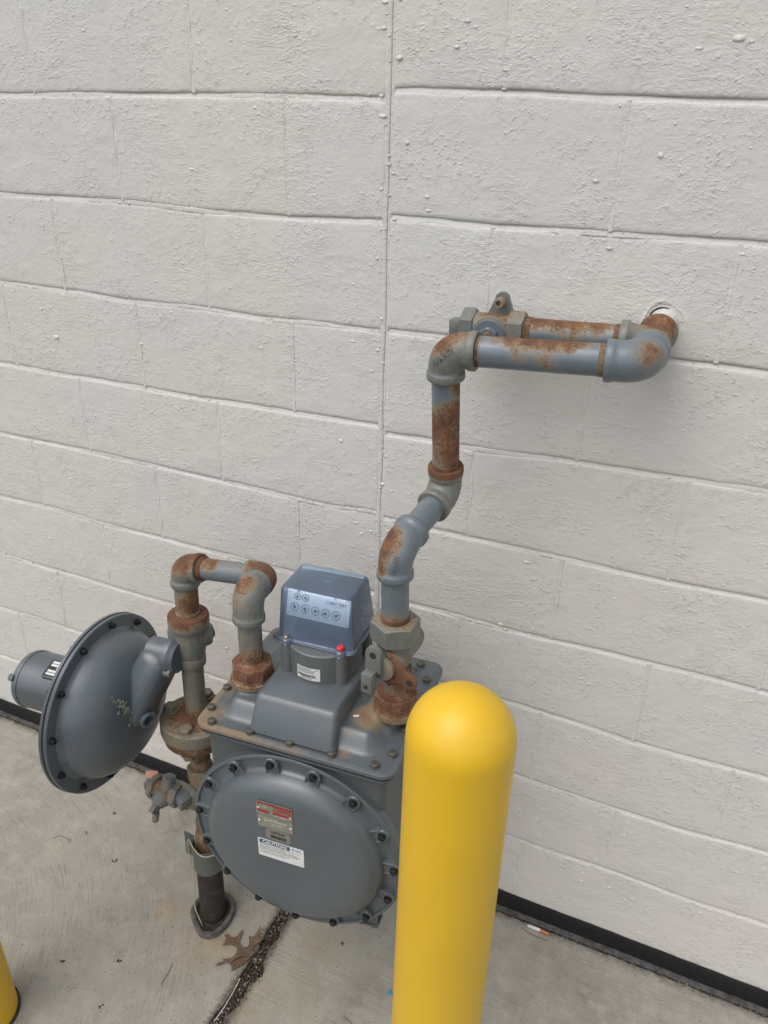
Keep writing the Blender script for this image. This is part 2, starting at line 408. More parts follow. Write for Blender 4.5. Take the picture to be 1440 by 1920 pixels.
# ------------------------------------------------------------------ pipe fitting builders
def pipe(a, b, r, name, mat, parent, rust=None, seg=36, n=26, label=None, r2=None):
    a = V(a); b = V(b); r2 = r2 or r
    return MB().sweep([lerp(a, b, i / n) for i in range(n + 1)], [lerp(r, r2, i / n) for i in range(n + 1)], seg).build(name, mat, parent, label, rust)
def threads(p, d, r, n, parent, rust=None, pitch=.0023, mat='thread', name='pipe_thread'):
    """ridged thread left exposed, running n turns from p along d"""
    prof = [(0, r * .97)]
    for i in range(n):
        prof += [(pitch * (i + .15), r * 1.0), (pitch * (i + .5), r * 1.035), (pitch * (i + .85), r * 1.0)]
    prof += [(pitch * n, r * .97)]
    return MB().lathe(p, d, prof, 36).build(name, M[mat], parent, None, rust or (lambda q: .35), sharp=60)
def elbow(P, da, db, L, rp, parent, rust=None, Lb=None, name='elbow', rbody=1.17, rband=1.30, wb=.013, mat='fit', label=None):
    P = V(P); da = unit(da); db = unit(db); Lb = Lb or L
    ref = da.cross(db)
    pts = []; rr = []
    R1 = rp * rband; R2 = rp * rbody
    def straight(d, Ln):
        return [(P + d * Ln, rp * .98), (P + d * Ln, R1 * .97), (P + d * (Ln - .0012), R1), (P + d * (Ln - wb * .5), R1 * 1.005), (P + d * (Ln - wb + .0015), R1 * .995), (P + d * (Ln - wb), R1 * .975), (P + d * (Ln - wb - .002), R2 * 1.01)]
    A = straight(da, L); B = straight(db, Lb)
    a0 = P + da * (L - wb - .003); b0 = P + db * (Lb - wb - .003)
    # circular-ish arc: bezier with centre control pulled in a little
    kk = .60
    arc = []
    for i in range(1, 16):
        t = i / 16
        c1 = lerp(a0, P, kk); c2 = lerp(b0, P, kk)
        q = a0 * (1 - t) ** 3 + c1 * 3 * t * (1 - t) ** 2 + c2 * 3 * t * t * (1 - t) + b0 * t ** 3
        arc.append((q, R2 * (1 + .05 * math.sin(math.pi * t))))
    seq = A + arc + B[::-1]
    # duplicate points need tiny offsets for tangents
    mb = MB(); seg = 40; rings = []
    n = len(seq)
    for i, (p, r) in enumerate(seq):
        if i < len(A): t = -da
        elif i >= n - len(B): t = db
        else: t = (seq[i + 1][0] - seq[i - 1][0]).normalized()
        u = ref.normalized(); v2 = t.cross(u).normalized()
        rings.append([p + (u * math.cos(2 * math.pi * k / seg) + v2 * math.sin(2 * math.pi * k / seg)) * r for k in range(seg)])
    mb.loft(rings)
    return mb.build(name, M[mat], parent, label, rust, sharp=50)
def band_prof(L, rp, R1, R2, wb):
    return [(0, R2 * .8), (L - wb - .002, R2), (L - wb, R1 * .98), (L - wb + .0015, R1), (L - .001, R1), (L, R1 * .97), (L, rp * .98)]
def tee(P, dirs, Ls, rp, parent, rust=None, name='tee', mat='fit', wb=.013, rband=1.3, rbody=1.17):
    mb = MB(); P = V(P)
    for d, L in zip(dirs, Ls): mb.lathe(P, d, band_prof(L, rp, rp * rband, rp * rbody, wb), 36)
    return mb.build(name, M[mat], parent, None, rust, sharp=50, fixn=False)
def hexring(c, d, up, R, n=6, rot=0):
    d = unit(d); u = (V(up) - d * V(up).dot(d)).normalized(); v2 = d.cross(u)
    return [V(c) + (u * math.cos(2 * math.pi * k / n + rot) + v2 * math.sin(2 * math.pi * k / n + rot)) * R for k in range(n)]
def nut(c, d, up, R, h, parent, mat, name='nut', rust=None, n=6, rot=0, chamf=.12, bore=None, label=None):
    """polygonal nut with turned chamfers: intersection look made from rings of 8 points per side"""
    d = unit(d); u = (V(up) - d * V(up).dot(d)).normalized(); v2 = d.cross(u); per = 6; N = n * per; mb = MB(); rings = []
    def ring(z, lim):
        out = []
        for k in range(N):
            a = 2 * math.pi * k / N + rot; loc = (a - rot) % (2 * math.pi / n) - math.pi / n
            r = min(R * math.cos(math.pi / n) / math.cos(loc), lim)
            out.append(V(c) + d * z + (u * math.cos(a) + v2 * math.sin(a)) * r)
        return out
    ri = R * math.cos(math.pi / n)
    ch = R * chamf
    rings = [ring(0, ri * .96), ring(ch * .5, lerp(ri, R, .55)), ring(ch, R), ring(h - ch, R), ring(h - ch * .5, lerp(ri, R, .55)), ring(h, ri * .96)]
    if bore: rings.append([V(c) + d * h + (p - V(c) - d * h).normalized() * bore for p in rings[-1]]); rings.append([V(p) - d * .003 for p in rings[-1]])
    mb.loft(rings)
    return mb.build(name, M[mat], parent, label, rust or (lambda p: .1), sharp=28)

# shared bolt meshes along +Z from z=0
def bolt_mesh(name, R, h, mat, washer=1.25, recess=False):
    mb = MB(); mb.lathe((0, 0, 0), (0, 0, 1), [(0, R * washer), (h * .22, R * washer), (h * .28, R * washer * .94)], 14)
    mb.loft([hexring((0, 0, h * .25), (0, 0, 1), (1, 0, 0), R), hexring((0, 0, h * .9), (0, 0, 1), (1, 0, 0), R), hexring((0, 0, h), (0, 0, 1), (1, 0, 0), R * .84)])
    if recess: mb.lathe((0, 0, h), (0, 0, 1), [(0, R * .62), (h * .25, R * .62), (h * .25, R * .4), (0.0005, R * .38)], 12)
    o = mb.build(name, mat); me = o.data; bpy.data.objects.remove(o); return me
BOLT_FLANGE = bolt_mesh('bolt', .0084, .0075, M['bolt2'], 1.02)
BOLT_BLACK = bolt_mesh('bolt', .0088, .010, M['bolt'], 1.12)
BOLT_REG = bolt_mesh('bolt', .0068, .008, M['bolt'], 1.15, True)

# ================================================================== GROUND
def slab(name, poly, mat=M['concrete'], top=0.0, th=.1):
    mb = MB(); n = len(poly)
    vs = [V((x, y, top)) for x, y in poly] + [V((x, y, top - th)) for x, y in poly]
    fs = [tuple(range(n)), tuple(range(2 * n - 1, n - 1, -1))] + [(i, i + n, (i + 1) % n + n, (i + 1) % n) for i in range(n)]
    # rounded arris: not needed, edge is ragged
    o = mb.add(vs, fs).build(name, mat, kind='structure', sharp=20); return o
CL = [(-0.7418, -0.2419), (-0.7411, -0.2834), (-0.742, -0.321), (-0.7374, -0.3611), (-0.7348, -0.3873), (-0.7394, -0.416), (-0.7399, -0.4409), (-0.7363, -0.4578), (-0.7356, -0.488), (-0.7362, -0.522), (-0.7424, -0.5511), (-0.7419, -0.5764)]
CR = [(-0.7139, -0.2375), (-0.71, -0.2691), (-0.7099, -0.3015), (-0.7051, -0.3356), (-0.7099, -0.3683), (-0.7062, -0.3891), (-0.6971, -0.4113), (-0.6885, -0.4274), (-0.7072, -0.4543), (-0.7024, -0.4756), (-0.7033, -0.5057), (-0.7148, -0.5385), (-0.7135, -0.5635)]
def ragged(pts, amp, step=.004, seed=0):
    out = []
    for i in range(len(pts) - 1):
        a = V((*pts[i], 0)); b = V((*pts[i + 1], 0)); k = max(1, int((b - a).length / step))
        nrm = (b - a).normalized().cross(V((0, 0, 1)))
        for j in range(k):
            p = lerp(a, b, j / k); q = noise.noise(V((p.x * 60, p.y * 60, seed))) + .6 * noise.noise(V((p.x * 190, p.y * 190, seed + 5)))
            p = p + nrm * q * amp; out.append((p.x, p.y))
    out.append(pts[-1]); return out
EDGE_Y = -.024
def far(x, y0, y1, amp=.002, seed=3):
    return ragged([(x, y0), (x, y1)], amp, .01, seed)
lcrack = ragged([(-.738, EDGE_Y), (-.740, -.12)] + CL + [(-.738, -.64), (-.737, -2.0)], .0032, .004, 1)
rcrack = ragged([(-.714, EDGE_Y), (-.712, -.12)] + CR + [(-.712, -.64), (-.713, -2.0)], .0035, .004, 2)
wl = ragged([(-3.4, EDGE_Y), (-.738, EDGE_Y)], .0035, .008, 7); wr = ragged([(-.714, EDGE_Y), (2.2, EDGE_Y)], .0035, .008, 8)
APRON = -1.75
slab('concrete_slab', [(-60, EDGE_Y)] + wl[:-1] + [p for p in lcrack if p[1] > APRON] + [(-.737, APRON), (-60, APRON)])
slab('concrete_slab', [p for p in rcrack[:-1] if p[1] > APRON][::-1] + [] + wr[1:] + [(60, EDGE_Y), (60, APRON), (-.713, APRON)])
MB().add([(-60, -60, -.006), (60, -60, -.006), (60, APRON - .012, -.006), (-60, APRON - .012, -.006)], [(0, 1, 2, 3)]).build('unseen_asphalt', flat('added_dark_asphalt', (.055, .054, .052), .9, 0, .8, 250, .2), kind='structure')  # out-of-view asphalt, added to cut light bounced onto meter and wall
MB().add([(-60, -60, -.018), (60, -60, -.018), (60, .02, -.018), (-60, .02, -.018)], [(0, 1, 2, 3)]).build('ground', M['soil'], kind='structure')
# foam strip between slab and wall
fs_ = MB(); rings = []
for i in range(0, 601):
    x = -3.4 + i * .0095; q = noise.noise(V((x * 25, 2, 0))) * .0018; q2 = noise.noise(V((x * 60, 8, 0))) * .0015
    rings.append([V((x, -.001, -.03)), V((x, -.001, -.0005 + q2)), V((x, -.010, .001 + q2)), V((x, -.018 + q, -.001 + q2)), V((x, -.019 + q, -.03))])
fs_.loft(rings).build('joint_filler_strip', M['foam'], kind='structure', sharp=60)

# ================================================================== WALL of painted blocks
wall = thing('block_wall', 'white painted concrete block wall behind the gas meter and pipes', 'wall', (0, 0, 0))
CRR = [[(-0.5666, 1.8867), (-0.3878, 1.8839), (-0.192, 1.8765), (0.0051, 1.8727)], [(-0.5798, 1.6815), (-0.3869, 1.6776), (-0.1858, 1.6782), (0.0488, 1.6786)], [(-0.5673, 1.4726), (-0.4843, 1.4738), (-0.0486, 1.4813), (-0.0059, 1.4823), (0.0933, 1.4809)], [(-0.5721, 1.2584), (-0.4952, 1.2611), (-0.3926, 1.2586), (-0.1925, 1.2685), (-0.0753, 1.2702), (0.1397, 1.2745)], [(-0.3885, 1.0593), (-0.175, 1.0587), (-0.0398, 1.0568), (0.1874, 1.0628)], [(-0.4873, 0.859), (-0.2758, 0.8559), (-0.0609, 0.8624), (0.0952, 0.8655)], [(-0.2752, 0.6633), (-0.111, 0.661), (0.0331, 0.6519), (0.2777, 0.6613)], [(-0.2291, 0.4556), (-0.0704, 0.4503), (0.1182, 0.4521), (0.3215, 0.4666)], [(-0.2287, 0.2497), (-0.1082, 0.2532), (0.044, 0.2577), (0.2009, 0.2529), (0.3677, 0.2613)]]
CRL = [[(-1.509, 1.8759), (-1.2173, 1.8779), (-1.0216, 1.8777), (-0.7864, 1.8761), (-0.6112, 1.8728)], [(-1.5627, 1.676), (-1.4023, 1.6768), (-1.2376, 1.6772), (-0.9789, 1.6689), (-0.7933, 1.6684), (-0.6118, 1.6723)], [(-1.6165, 1.4754), (-1.3659, 1.4734), (-1.2271, 1.4687), (-1.0311, 1.4719), (-0.8637, 1.4668), (-0.7378, 1.4695)], [(-1.6723, 1.2676), (-1.4927, 1.2652), (-1.3232, 1.2671), (-1.0887, 1.2657), (-0.8739, 1.2695), (-0.7408, 1.271), (-0.6028, 1.2732)], [(-1.4451, 1.0697), (-1.1903, 1.0688), (-0.9575, 1.0666), (-0.7439, 1.0619), (-0.6111, 1.0707)], [(-1.7803, 0.8657), (-1.5793, 0.8702), (-1.4118, 0.8618), (-1.217, 0.8638)], [(-1.8345, 0.6635), (-1.625, 0.662), (-1.4281, 0.6624), (-1.2218, 0.6619)], [(-1.8898, 0.4576), (-1.7118, 0.4618), (-1.5648, 0.4592)], [(-1.9443, 0.2546), (-1.8855, 0.2543)]]
SPLIT = -.592
def course(k, x):
    """height of bed joint k (0 = upper line in view; rises for negative k) at x"""
    nom = 1.877 - .2032 * k
    if not 0 <= k <= 8: return nom + .002 * noise.noise(V((x * 2, k * 3.1, 1)))
    T = (CRL if x < SPLIT else CRR)[k]
    if x <= T[0][0]: z = lerp(nom, T[0][1], math.exp(-(T[0][0] - x) * 3))
    elif x >= T[-1][0]: z = lerp(nom, T[-1][1], math.exp(-(x - T[-1][0]) * 3))
    else:
        for (x0, z0), (x1, z1) in zip(T, T[1:]):
            if x0 <= x <= x1: t = (x - x0) / (x1 - x0); t = t * t * (3 - 2 * t); z = lerp(z0, z1, t); break
    return z
def jitter(x, z, s): return noise.noise(V((x * 45, z * 9, s))) * .0013 + noise.noise(V((x * 140, z * 11, s + 3))) * .0008
BASE_Z = .052
def block(x0, x1, k):
    """block between bed joint k-1 (above) and k (below)"""
    nx = max(4, int((x1 - x0) / .024)); nz = 5; mb = MB()
    gh = .0034; gv = .0022
    def ztop(x): return course(k - 1, x) - gh + jitter(x, k, 1.3)
    def zbot(x): return (BASE_Z if k == 9 else course(k, x) + gh) + jitter(x, k, 7.7)
    W_ = x1 - x0 - 2 * gv; e_ = (0, .0013, .003, .008)
    xs = [x0 + gv + q for q in e_] + [lerp(x0 + gv + .008, x1 - gv - .008, i / nx) for i in range(1, nx)] + [x1 - gv - q for q in e_[::-1]]
    ts = [q / .195 for q in e_] + [lerp(.041, .959, j / nz) for j in range(1, nz)] + [1 - q / .195 for q in e_[::-1]]
    dv = (.0012, .0005, .0001, 0); dh = (.0032, .0012, .0003, 0)
    grid = []
    off = random.uniform(-.0005, .0005)
    for i, x in enumerate(xs):
        row = []; ie = min(i, len(xs) - 1 - i)
        for j, t in enumerate(ts):
            je = min(j, len(ts) - 1 - j)
            xe = x + (jitter(t * .2 + x0, x0 * 7, 5) * .7 if ie < 2 else 0)
            z = lerp(zbot(xe), ztop(xe), t)
            y = off + noise.noise(V((xe * 7, z * 7, 4))) * .0012
            if ie < 4: y += dv[ie] * (1 + noise.noise(V((xe, z * 30, 4))))
            if je < 4: y += dh[je] * (1 + .7 * noise.noise(V((xe * 25, z, 4))))
            row.append(V((xe, y, z)))
        grid.append(row)
    nI, nJ = len(xs), len(ts); vs = [p for r in grid for p in r]; idx = lambda i, j: i * nJ + j
    fs = [(idx(i, j), idx(i + 1, j), idx(i + 1, j + 1), idx(i, j + 1)) for i in range(nI - 1) for j in range(nJ - 1)]
    per = [(i, 0) for i in range(nI)] + [(nI - 1, j) for j in range(1, nJ)] + [(i, nJ - 1) for i in range(nI - 2, -1, -1)] + [(0, j) for j in range(nJ - 2, 0, -1)]
    b0 = len(vs)
    for i, j in per: p = grid[i][j]; vs.append(V((p.x, .03, p.z)))
    m_ = len(per)
    for a in range(m_):
        i0, j0 = per[a]; i1, j1 = per[(a + 1) % m_]
        fs.append((idx(i0, j0), b0 + a, b0 + (a + 1) % m_, idx(i1, j1)))
    mb.add(vs, fs)
    mb.build('concrete_block', M['wall'], wall, sharp=70)
ZTOP = -5
for k in range(ZTOP + 1, 10):
    odd = k % 2 != 0
    # left part: joints every .4064 back from the control joint
    j = [-1.005 + .4045 * i for i in range(-6, 1)] if not odd else [-1.208 + .4045 * i for i in range(-5, 2)]
    xs = sorted([-3.4] + [q for q in j if q > -3.38] + [SPLIT - .008])
    for a, b in zip(xs, xs[1:]):
        if b - a > .03: block(a, b, k)
    j = [-.393 + .4045 * i for i in range(0, 7)] if not odd else [-.191 + .4045 * i for i in range(0, 7)]
    xs = [SPLIT + .0005] + [q for q in j if q < 2.18] + [2.2]
    for a, b in zip(xs, xs[1:]):
        if b - a > .03: block(a, b, k)
# bed joints: weathered mortar, deep at the top edge, washed out toward the lower block
def bed(k, x0, x1, name='mortar_joint'):
    n = int((x1 - x0) / .006); rings = []
    for i in range(n + 1):
        x = lerp(x0, x1, i / n); z = course(k, x)
        d = .0038 + noise.noise(V((x * 4.1, k * 5.7, 2))) * .0056 + noise.noise(V((x * 23, k * 3, 6))) * .0012
        if x >= SPLIT: d += .0008
        d = min(max(d * .92, -.0004), .0062)
        e = noise.noise(V((x * 90, k, 9))) * .0005
        rings.append([V((x, .02, z + .006)), V((x, d + .0008, z + .0052)), V((x, d + e, z + .0030)), V((x, d * .80 + e, z + .0008)), V((x, d * .40 + e, z - .0030)), V((x, min(d * .12, .001) + .0006, z - .0068)), V((x, .004, z - .0075)), V((x, .02, z - .0078))])
    MB().loft(rings).build(name, M['wall'], wall, sharp=80)
for k in range(ZTOP, 9):
    bed(k, -3.4, SPLIT - .008); bed(k, SPLIT + .0005, 2.2)
# head joints: nearly flush, lumpy
def head(x, k):
    rings = []; n = 34; z0 = course(k, x) if k < 9 else BASE_Z; z1 = course(k - 1, x)
    for i in range(n + 1):
        z = lerp(z0 + .003, z1 - .003, i / n)
        d = .0002 + noise.noise(V((x * 50, z * 40, 3))) * .0011; wx = noise.noise(V((x * 9, z * 30, 8))) * .0012
        rings.append([V((x - .005, .02, z)), V((x - .0042 + wx, d + .0008, z)), V((x - .002 + wx, d, z)), V((x + .002 + wx, d, z)), V((x + .0042 + wx, d + .0008, z)), V((x + .005, .02, z))])
    MB().loft(rings).build('mortar_joint', M['wall'], wall, sharp=80)
for k in range(ZTOP + 1, 10):
    odd = k % 2 != 0
    for q in ([-1.005 + .4045 * i for i in range(-5, 1)] if not odd else [-1.208 + .4045 * i for i in range(-5, 2)]): head(q, k)
    for q in ([-.393 + .4045 * i for i in range(0, 7)] if not odd else [-.191 + .4045 * i for i in range(0, 6)]): head(q, k)
# control joint: painted caulk band with a hairline crack on its right edge
rings = []; rings2 = []
for i in range(0, 561):
    z = BASE_Z + i * .005
    cx = SPLIT - .0015 + noise.noise(V((1, z * 7, 4))) * .0025 + noise.noise(V((1, z * 60, 4))) * .0004
    dl = .0004 + noise.noise(V((4, z * 22, 1))) * .0006; xl = SPLIT - .0135 + noise.noise(V((2, z * 35, 2))) * .0015
    rings.append([V((xl - .002, .02, z)), V((xl, dl + .0012, z)), V((xl + .002, dl + .0001, z)), V((cx - .0022, dl + .0002, z)), V((cx - .0008, .0014, z)), V((cx - .00035, .006, z)), V((cx - .00035, .02, z))])
    rings2.append([V((cx + .0003, .02, z)), V((cx + .0003, .006, z)), V((cx + .0006, .0013, z)), V((cx + .002, .0006, z)), V((SPLIT + .0065, .0018, z)), V((SPLIT + .0075, .02, z))])
MB().loft(rings).build('caulk_joint', M['wall'], wall, sharp=80); MB().loft(rings2).build('caulk_joint', M['wall'], wall, sharp=80)
MB().box((-.6, .14, 1.36), (5.62, .235, 2.72)).build('wall_core', M['wall'], wall)
# paint drips and lumps standing proud
mb = MB()
for i in range(520):
    x = random.uniform(-2.2, .8); z = random.uniform(.1, 2.2); r = random.uniform(.0012, .0032) * (1.6 if random.random() < .08 else 1)
    if random.random() < .22: x = SPLIT + random.gauss(0, .020)
    sx_ = random.uniform(1, 2.4)
    seg = 8; rg = []
    for q in range(4):
        a = q / 3 * math.pi / 2
        rg.append([V((x + math.cos(t * 2 * math.pi / seg) * r * sx_ * math.cos(a), -.0002 + .0012 - math.sin(a) * r * .62 - .0008, z + math.sin(t * 2 * math.pi / seg) * r * math.cos(a))) for t in range(seg)])
    mb.loft(rg)
mb.build('paint_lumps', M['wall'], wall, kind='stuff', sharp=80)
# black base band
rings = []
for i in range(0, 701):
    x = -3.4 + 5.6 * i / 700; q = noise.noise(V((x * 8, 1, 1))) * .0028 + noise.noise(V((x * 50, 1, 1))) * .0016
    q2 = noise.noise(V((x * 5, 7, 1))) * .0012
    rings.append([V((x, .02, -.05)), V((x, -.0016 + q2, -.05)), V((x, -.0022 + q2, .01)), V((x, -.003 + q2, .035)), V((x, -.0022 + q2, .050 + q)), V((x, .0005, .0535 + q)), V((x, .02, .054 + q))])
tag(MB().loft(rings).build('wall_base_strip', M['black'], sharp=70), 'black waterproofing strip running along the foot of the white wall', 'wall base')
# hole collar of torn paint around the outlet pipe
# ================================================================== BOLLARDS
def bollard(name, x, y, r, h, label, group):
    t = thing(name, label, 'bollard', (x, y, 0), group=group)
    prof = [(0, r), (.004, r * 1.004), (.03, r)] + [(z, r) for z in [h * .25, h * .5, h * .75, h - r * 1.02]]
    prof += [(h - r + r * math.sin(a), r * math.cos(a) * 1.0) for a in [math.pi / 2 * i / 20 for i in range(1, 20)]] + [(h, .0006)]
    MB().lathe((x, y, 0), (0, 0, 1), prof, 72).build('sleeve', M['yellow'], t, sharp=50)
    MB().lathe((x, y, 0), (0, 0, 1), [(.0005, r), (.0005, r + .006), (.004, r + .005), (.006, r)], 60).build('base_grout', M['soil'], t)
    return t
BX, BY, BR = -.192, -.661, .070
BH = 1.208
bollard('bollard', BX, BY, BR, BH, 'large yellow plastic bollard with rounded top standing in front of the gas meter', 'yellow bollards')
bollard('bollard', -1.2165, -.762, BR, BH, 'yellow bollard cut off by the lower left corner, only its lower side showing', 'yellow bollards')

# ================================================================== GAS METER (local frame, x right, y back)
MYAW = rad(4)
meter = thing('gas_meter', 'large grey diaphragm gas meter with round bolted cover and blue index box on top', 'gas meter', (-.553, -.47, 0), MYAW)
def rr_poly(x0, x1, y0, y1, r, n=6):
    out = []
    for cx, cy, a0 in ((x1 - r, y0 + r, -90), (x1 - r, y1 - r, 0), (x0 + r, y1 - r, 90), (x0 + r, y0 + r, 180)):
        for i in range(n + 1): a = rad(a0 + 90 * i / n); out.append((cx + r * math.cos(a), cy + r * math.sin(a)))
    return out
ZF = .820
def plate(x0, x1, y0, y1, r, z0, z1, bev=.002):
    mb = MB(); rg = []
    for z, d in ((z0, 0), (z1 - bev, 0), (z1 - bev * .3, bev * .3), (z1, bev)):
        rg.append([V((x, y, z)) for x, y in rr_poly(x0 + d, x1 - d, y0 + d, y1 - d, r - d * .5, 7)])
    return mb.loft(rg)
# flange plate needs a fine grid for its rust tint
def grid_plate(x0, x1, y0, y1, r, z0, z1):
    mb = plate(x0, x1, y0, y1, r, z0, z1)
    return mb
FX0, FX1, FY0, FY1 = -.201, .195, -.016, .330
rf = blobs([(-.19, .02, ZF, .12, .75), (-.20, .12, ZF, .10, .55), (-.19, .25, ZF, .07, .25)], .03)
plate(FX0, FX1, FY0, FY1, .026, ZF - .008, ZF - .0005).build('top_flange', M['meter'], meter, rust=rf, local=True)
plate(FX0 + .001, FX1 - .001, FY0 + .001, FY1 - .001, .026, ZF - .0125, ZF - .008, .0003).build('gasket', M['gasket'], meter, local=True)
plate(FX0 + .003, FX1 - .003, FY0 + .003, FY1 - .003, .026, ZF - .020, ZF - .0125, .0003).build('lower_flange', M['meter_dark'], meter, rust=lambda p: 0, local=True)
# tinted top skin (fine mesh) carries the plateau too: height field over the plate
def plateau_h(x, y):
    # signed inset distance to rounded rectangle
    def box(x, y, x0, x1, y0, y1, r):
        cx, cy = (x0 + x1) / 2, (y0 + y1) / 2; qx = abs(x - cx) - (x1 - x0) / 2 + r; qy = abs(y - cy) - (y1 - y0) / 2 + r
        return -(math.hypot(max(qx, 0), max(qy, 0)) + min(max(qx, qy), 0) - r)
    def sm(t): t = min(max(t, 0), 1); return t * t * (3 - 2 * t)
    d = box(x, y, -.172, .158, .016, .300, .035)
    h = .030 * sm(d / .032)
    # valley either side of the index tower, union bosses
    for bx, by, hh, rr_ in ((-.136, .106, .008, .052), (.150 - .008, .128, .008, .052)):
        q = math.hypot(x - bx, y - by); h = max(h, 0) + hh * sm((rr_ - q) / .016) * (1 if d > 0 else 0)
    # bolt-head clearance scallops at the back right
    for bx, by in ((.149, .311), (.175, .27)):
        q = math.hypot(x - bx, y - by); h *= sm((q - .010) / .016)
    return max(h, 0)
nx, ny = 92, 80; vs = []; fs = []
for j in range(ny + 1):
    for i in range(nx + 1):
        x = lerp(FX0 + .012, FX1 - .012, i / nx); y = lerp(FY0 + .012, FY1 - .012, j / ny)
        vs.append(V((x, y, ZF + plateau_h(x, y))))
for j in range(ny):
    for i in range(nx):
        a = j * (nx + 1) + i; fs.append((a, a + 1, a + nx + 2, a + nx + 1))
rt = blobs([(-.195, .02, ZF, .055, .62), (-.20, .10, ZF, .06, .5), (.112, .085, ZF + .03, .042, .85), (.100, .045, ZF + .028, .026, .42), (.094, .012, ZF + .004, .022, .50),
            (.14, .128, ZF + .035, .062, .62), (-.136, .106, ZF + .035, .056, .62), (-.185, -.0, ZF, .04, .5)], .0)
o = MB().add(vs, fs).build('top_cover', M['meter'], meter, rust=rt, local=True, sharp=80, fixn=False)
# index tower: tapered box rising from the cover
def rrz(x0, x1, y0, y1, r, z, n=5): return [V((x, y, z)) for x, y in rr_poly(x0, x1, y0, y1, r, n)]
ro = blobs([], 0)
MB().loft([rrz(-.094, .080, .000, .262, .010, ZF + .004), rrz(-.0905, .0765, .004, .258, .010, ZF + .016), rrz(-.088, .074, .024, .250, .010, ZF + .060),
           rrz(-.0865, .0725, .0285, .247, .010, ZF + .0665), rrz(-.083, .069, .034, .243, .009, ZF + .070)]).build('index_tower', M['meter'], meter, rust=lambda p: .04, local=True, sharp=40)
IZ = ZF + .070
# round index base with corner posts
IX, IY = -.006, .150
MB().lathe((IX, IY + .012, IZ), (0, 0, 1), [(0, .071), (.058, .0725), (.062, .0725), (.064, .070)], 64).build('index_base', M['plastic'], meter, rust=lambda p: 0, local=True)
for px_, py_ in ((-.062, -.045), (.048, -.045), (-.066, .06), (.058, .06)):
    MB().lathe((IX + px_ + .004, IY + py_ + .012, IZ), (0, 0, 1), [(0, .0125), (.062, .0125), (.066, .012)], 20).build('corner_post', M['plastic'], meter, rust=lambda p: 0, local=True)
MB().loft([rrz(IX - .074, IX + .072, IY - .036, IY + .088, .014, IZ + .058), rrz(IX - .076, IX + .075, IY - .038, IY + .09, .014, IZ + .068)]).build('index_rim', M['plastic'], meter, rust=lambda p: 0, local=True)
# blue cover: double-skinned tapered box
CZ = IZ + .0685
def cover_ring(t, d, z):
    return rrz(lerp(IX - .079, IX - .076, t) + d, lerp(IX + .075, IX + .065, t) - d, lerp(IY - .034, IY - .022, t) + d, lerp(IY + .092, IY + .078, t) - d, .010, z)
prof = [(0, .0), (.12, 0), (.5, 0), (.93, 0), (.975, .002), (1, .007)]
H_ = .106
outer = [cover_ring(t, d, CZ + H_ * t) for t, d in prof]
inner = [cover_ring(t, d + .0022, CZ + H_ * t - (.0022 if t == 1 else 0)) for t, d in prof][::-1]
mb = MB(); mb.loft(outer + inner, cap=False)
n_ = len(outer[0]); k0 = (len(outer) - 1) * n_
mb.f = [f for f in mb.f if not all(k0 <= i < k0 + 2 * n_ for i in f)]
mb.f.append(tuple(range(k0, k0 + n_))); mb.f.append(tuple(range(k0 + n_, k0 + 2 * n_))[::-1])
mb.f += [(k, (k + 1) % n_, len(mb.v) - n_ + (k + 1) % n_, len(mb.v) - n_ + k) for k in range(n_)]
cov = mb.build('index_cover', M['cover'], meter, local=True, sharp=40)
MB().loft([rrz(IX - .083, IX + .079, IY - .039, IY + .097, .012, CZ - .001), rrz(IX - .083, IX + .079, IY - .039, IY + .097, .012, CZ + .0035),
           rrz(IX - .079, IX + .075, IY - .035, IY + .093, .011, CZ + .0045), rrz(IX - .079, IX + .075, IY - .035, IY + .093, .011, CZ - .001)]).build('cover_lip', M['cover'], meter, local=True)
for px_, py_ in ((-.058, -.037), (.052, -.037)):
    MB().lathe((IX + px_, IY + py_, CZ - .004), (0, 0, 1), [(0, .011), (.009, .011), (.0105, .009), (.0105, .005), (.003, .005)], 24).build('cover_ear', M['cover'], meter, local=True)
sc = MB().lathe((IX - .058, IY - .037, CZ + .004), (0, 0, 1), [(0, .0052), (.005, .0052), (.0068, .0035), (.007, .001)], 16).build('cover_screw', M['brass'], meter, local=True)
MB().lathe((IX + .052, IY - .037, CZ - .001), (0, 0, 1), [(0, .0045), (.009, .005), (.009, .0068), (.014, .0068), (.0155, .0055), (.0155, .003), (.0145, .0025), (.0145, .0005)], 20).build('seal_cap', M['red'], meter, local=True)
MB().lathe((IX - .0, IY + .035, CZ + H_ - .0002), (0, 0, 1), [(0, .0125), (.0012, .0125), (.0012, .0108), (.0002, .0105)], 24, cap=False).build('moulded_ring', M['cover'], meter, local=True)
# dial plate, leaning back a little
tilt = rad(14); dux = V((1, 0, 0)); duy = V((0, math.sin(tilt), math.cos(tilt))); dn = dux.cross(duy)
DO = V((IX - .005, IY - .008, CZ + .0665)); DW, DH = .112, .046
dp = MB().prism(rr_poly(-DW / 2 * 1.13, DW / 2 * 1.13, -DH / 2 * 1.13, DH / 2 * 1.13, .004, 4), DO - dn * .0015, dux, duy, .0015).build('dial_plate', M['white'], meter, local=True)
PS = 1.13
def on_plate(poly_o, z): return DO + dux * poly_o[0] * PS + duy * poly_o[1] * PS + dn * z
def ring_flat(mb, cx, cy, r0, r1, z, seg=36):
    vs = [on_plate((cx + math.cos(2 * math.pi * k / seg) * r, cy + math.sin(2 * math.pi * k / seg) * r), z) for r in (r0, r1) for k in range(seg)]
    mb.add(vs, [(k, (k + 1) % seg, seg + (k + 1) % seg, seg + k) for k in range(seg)])
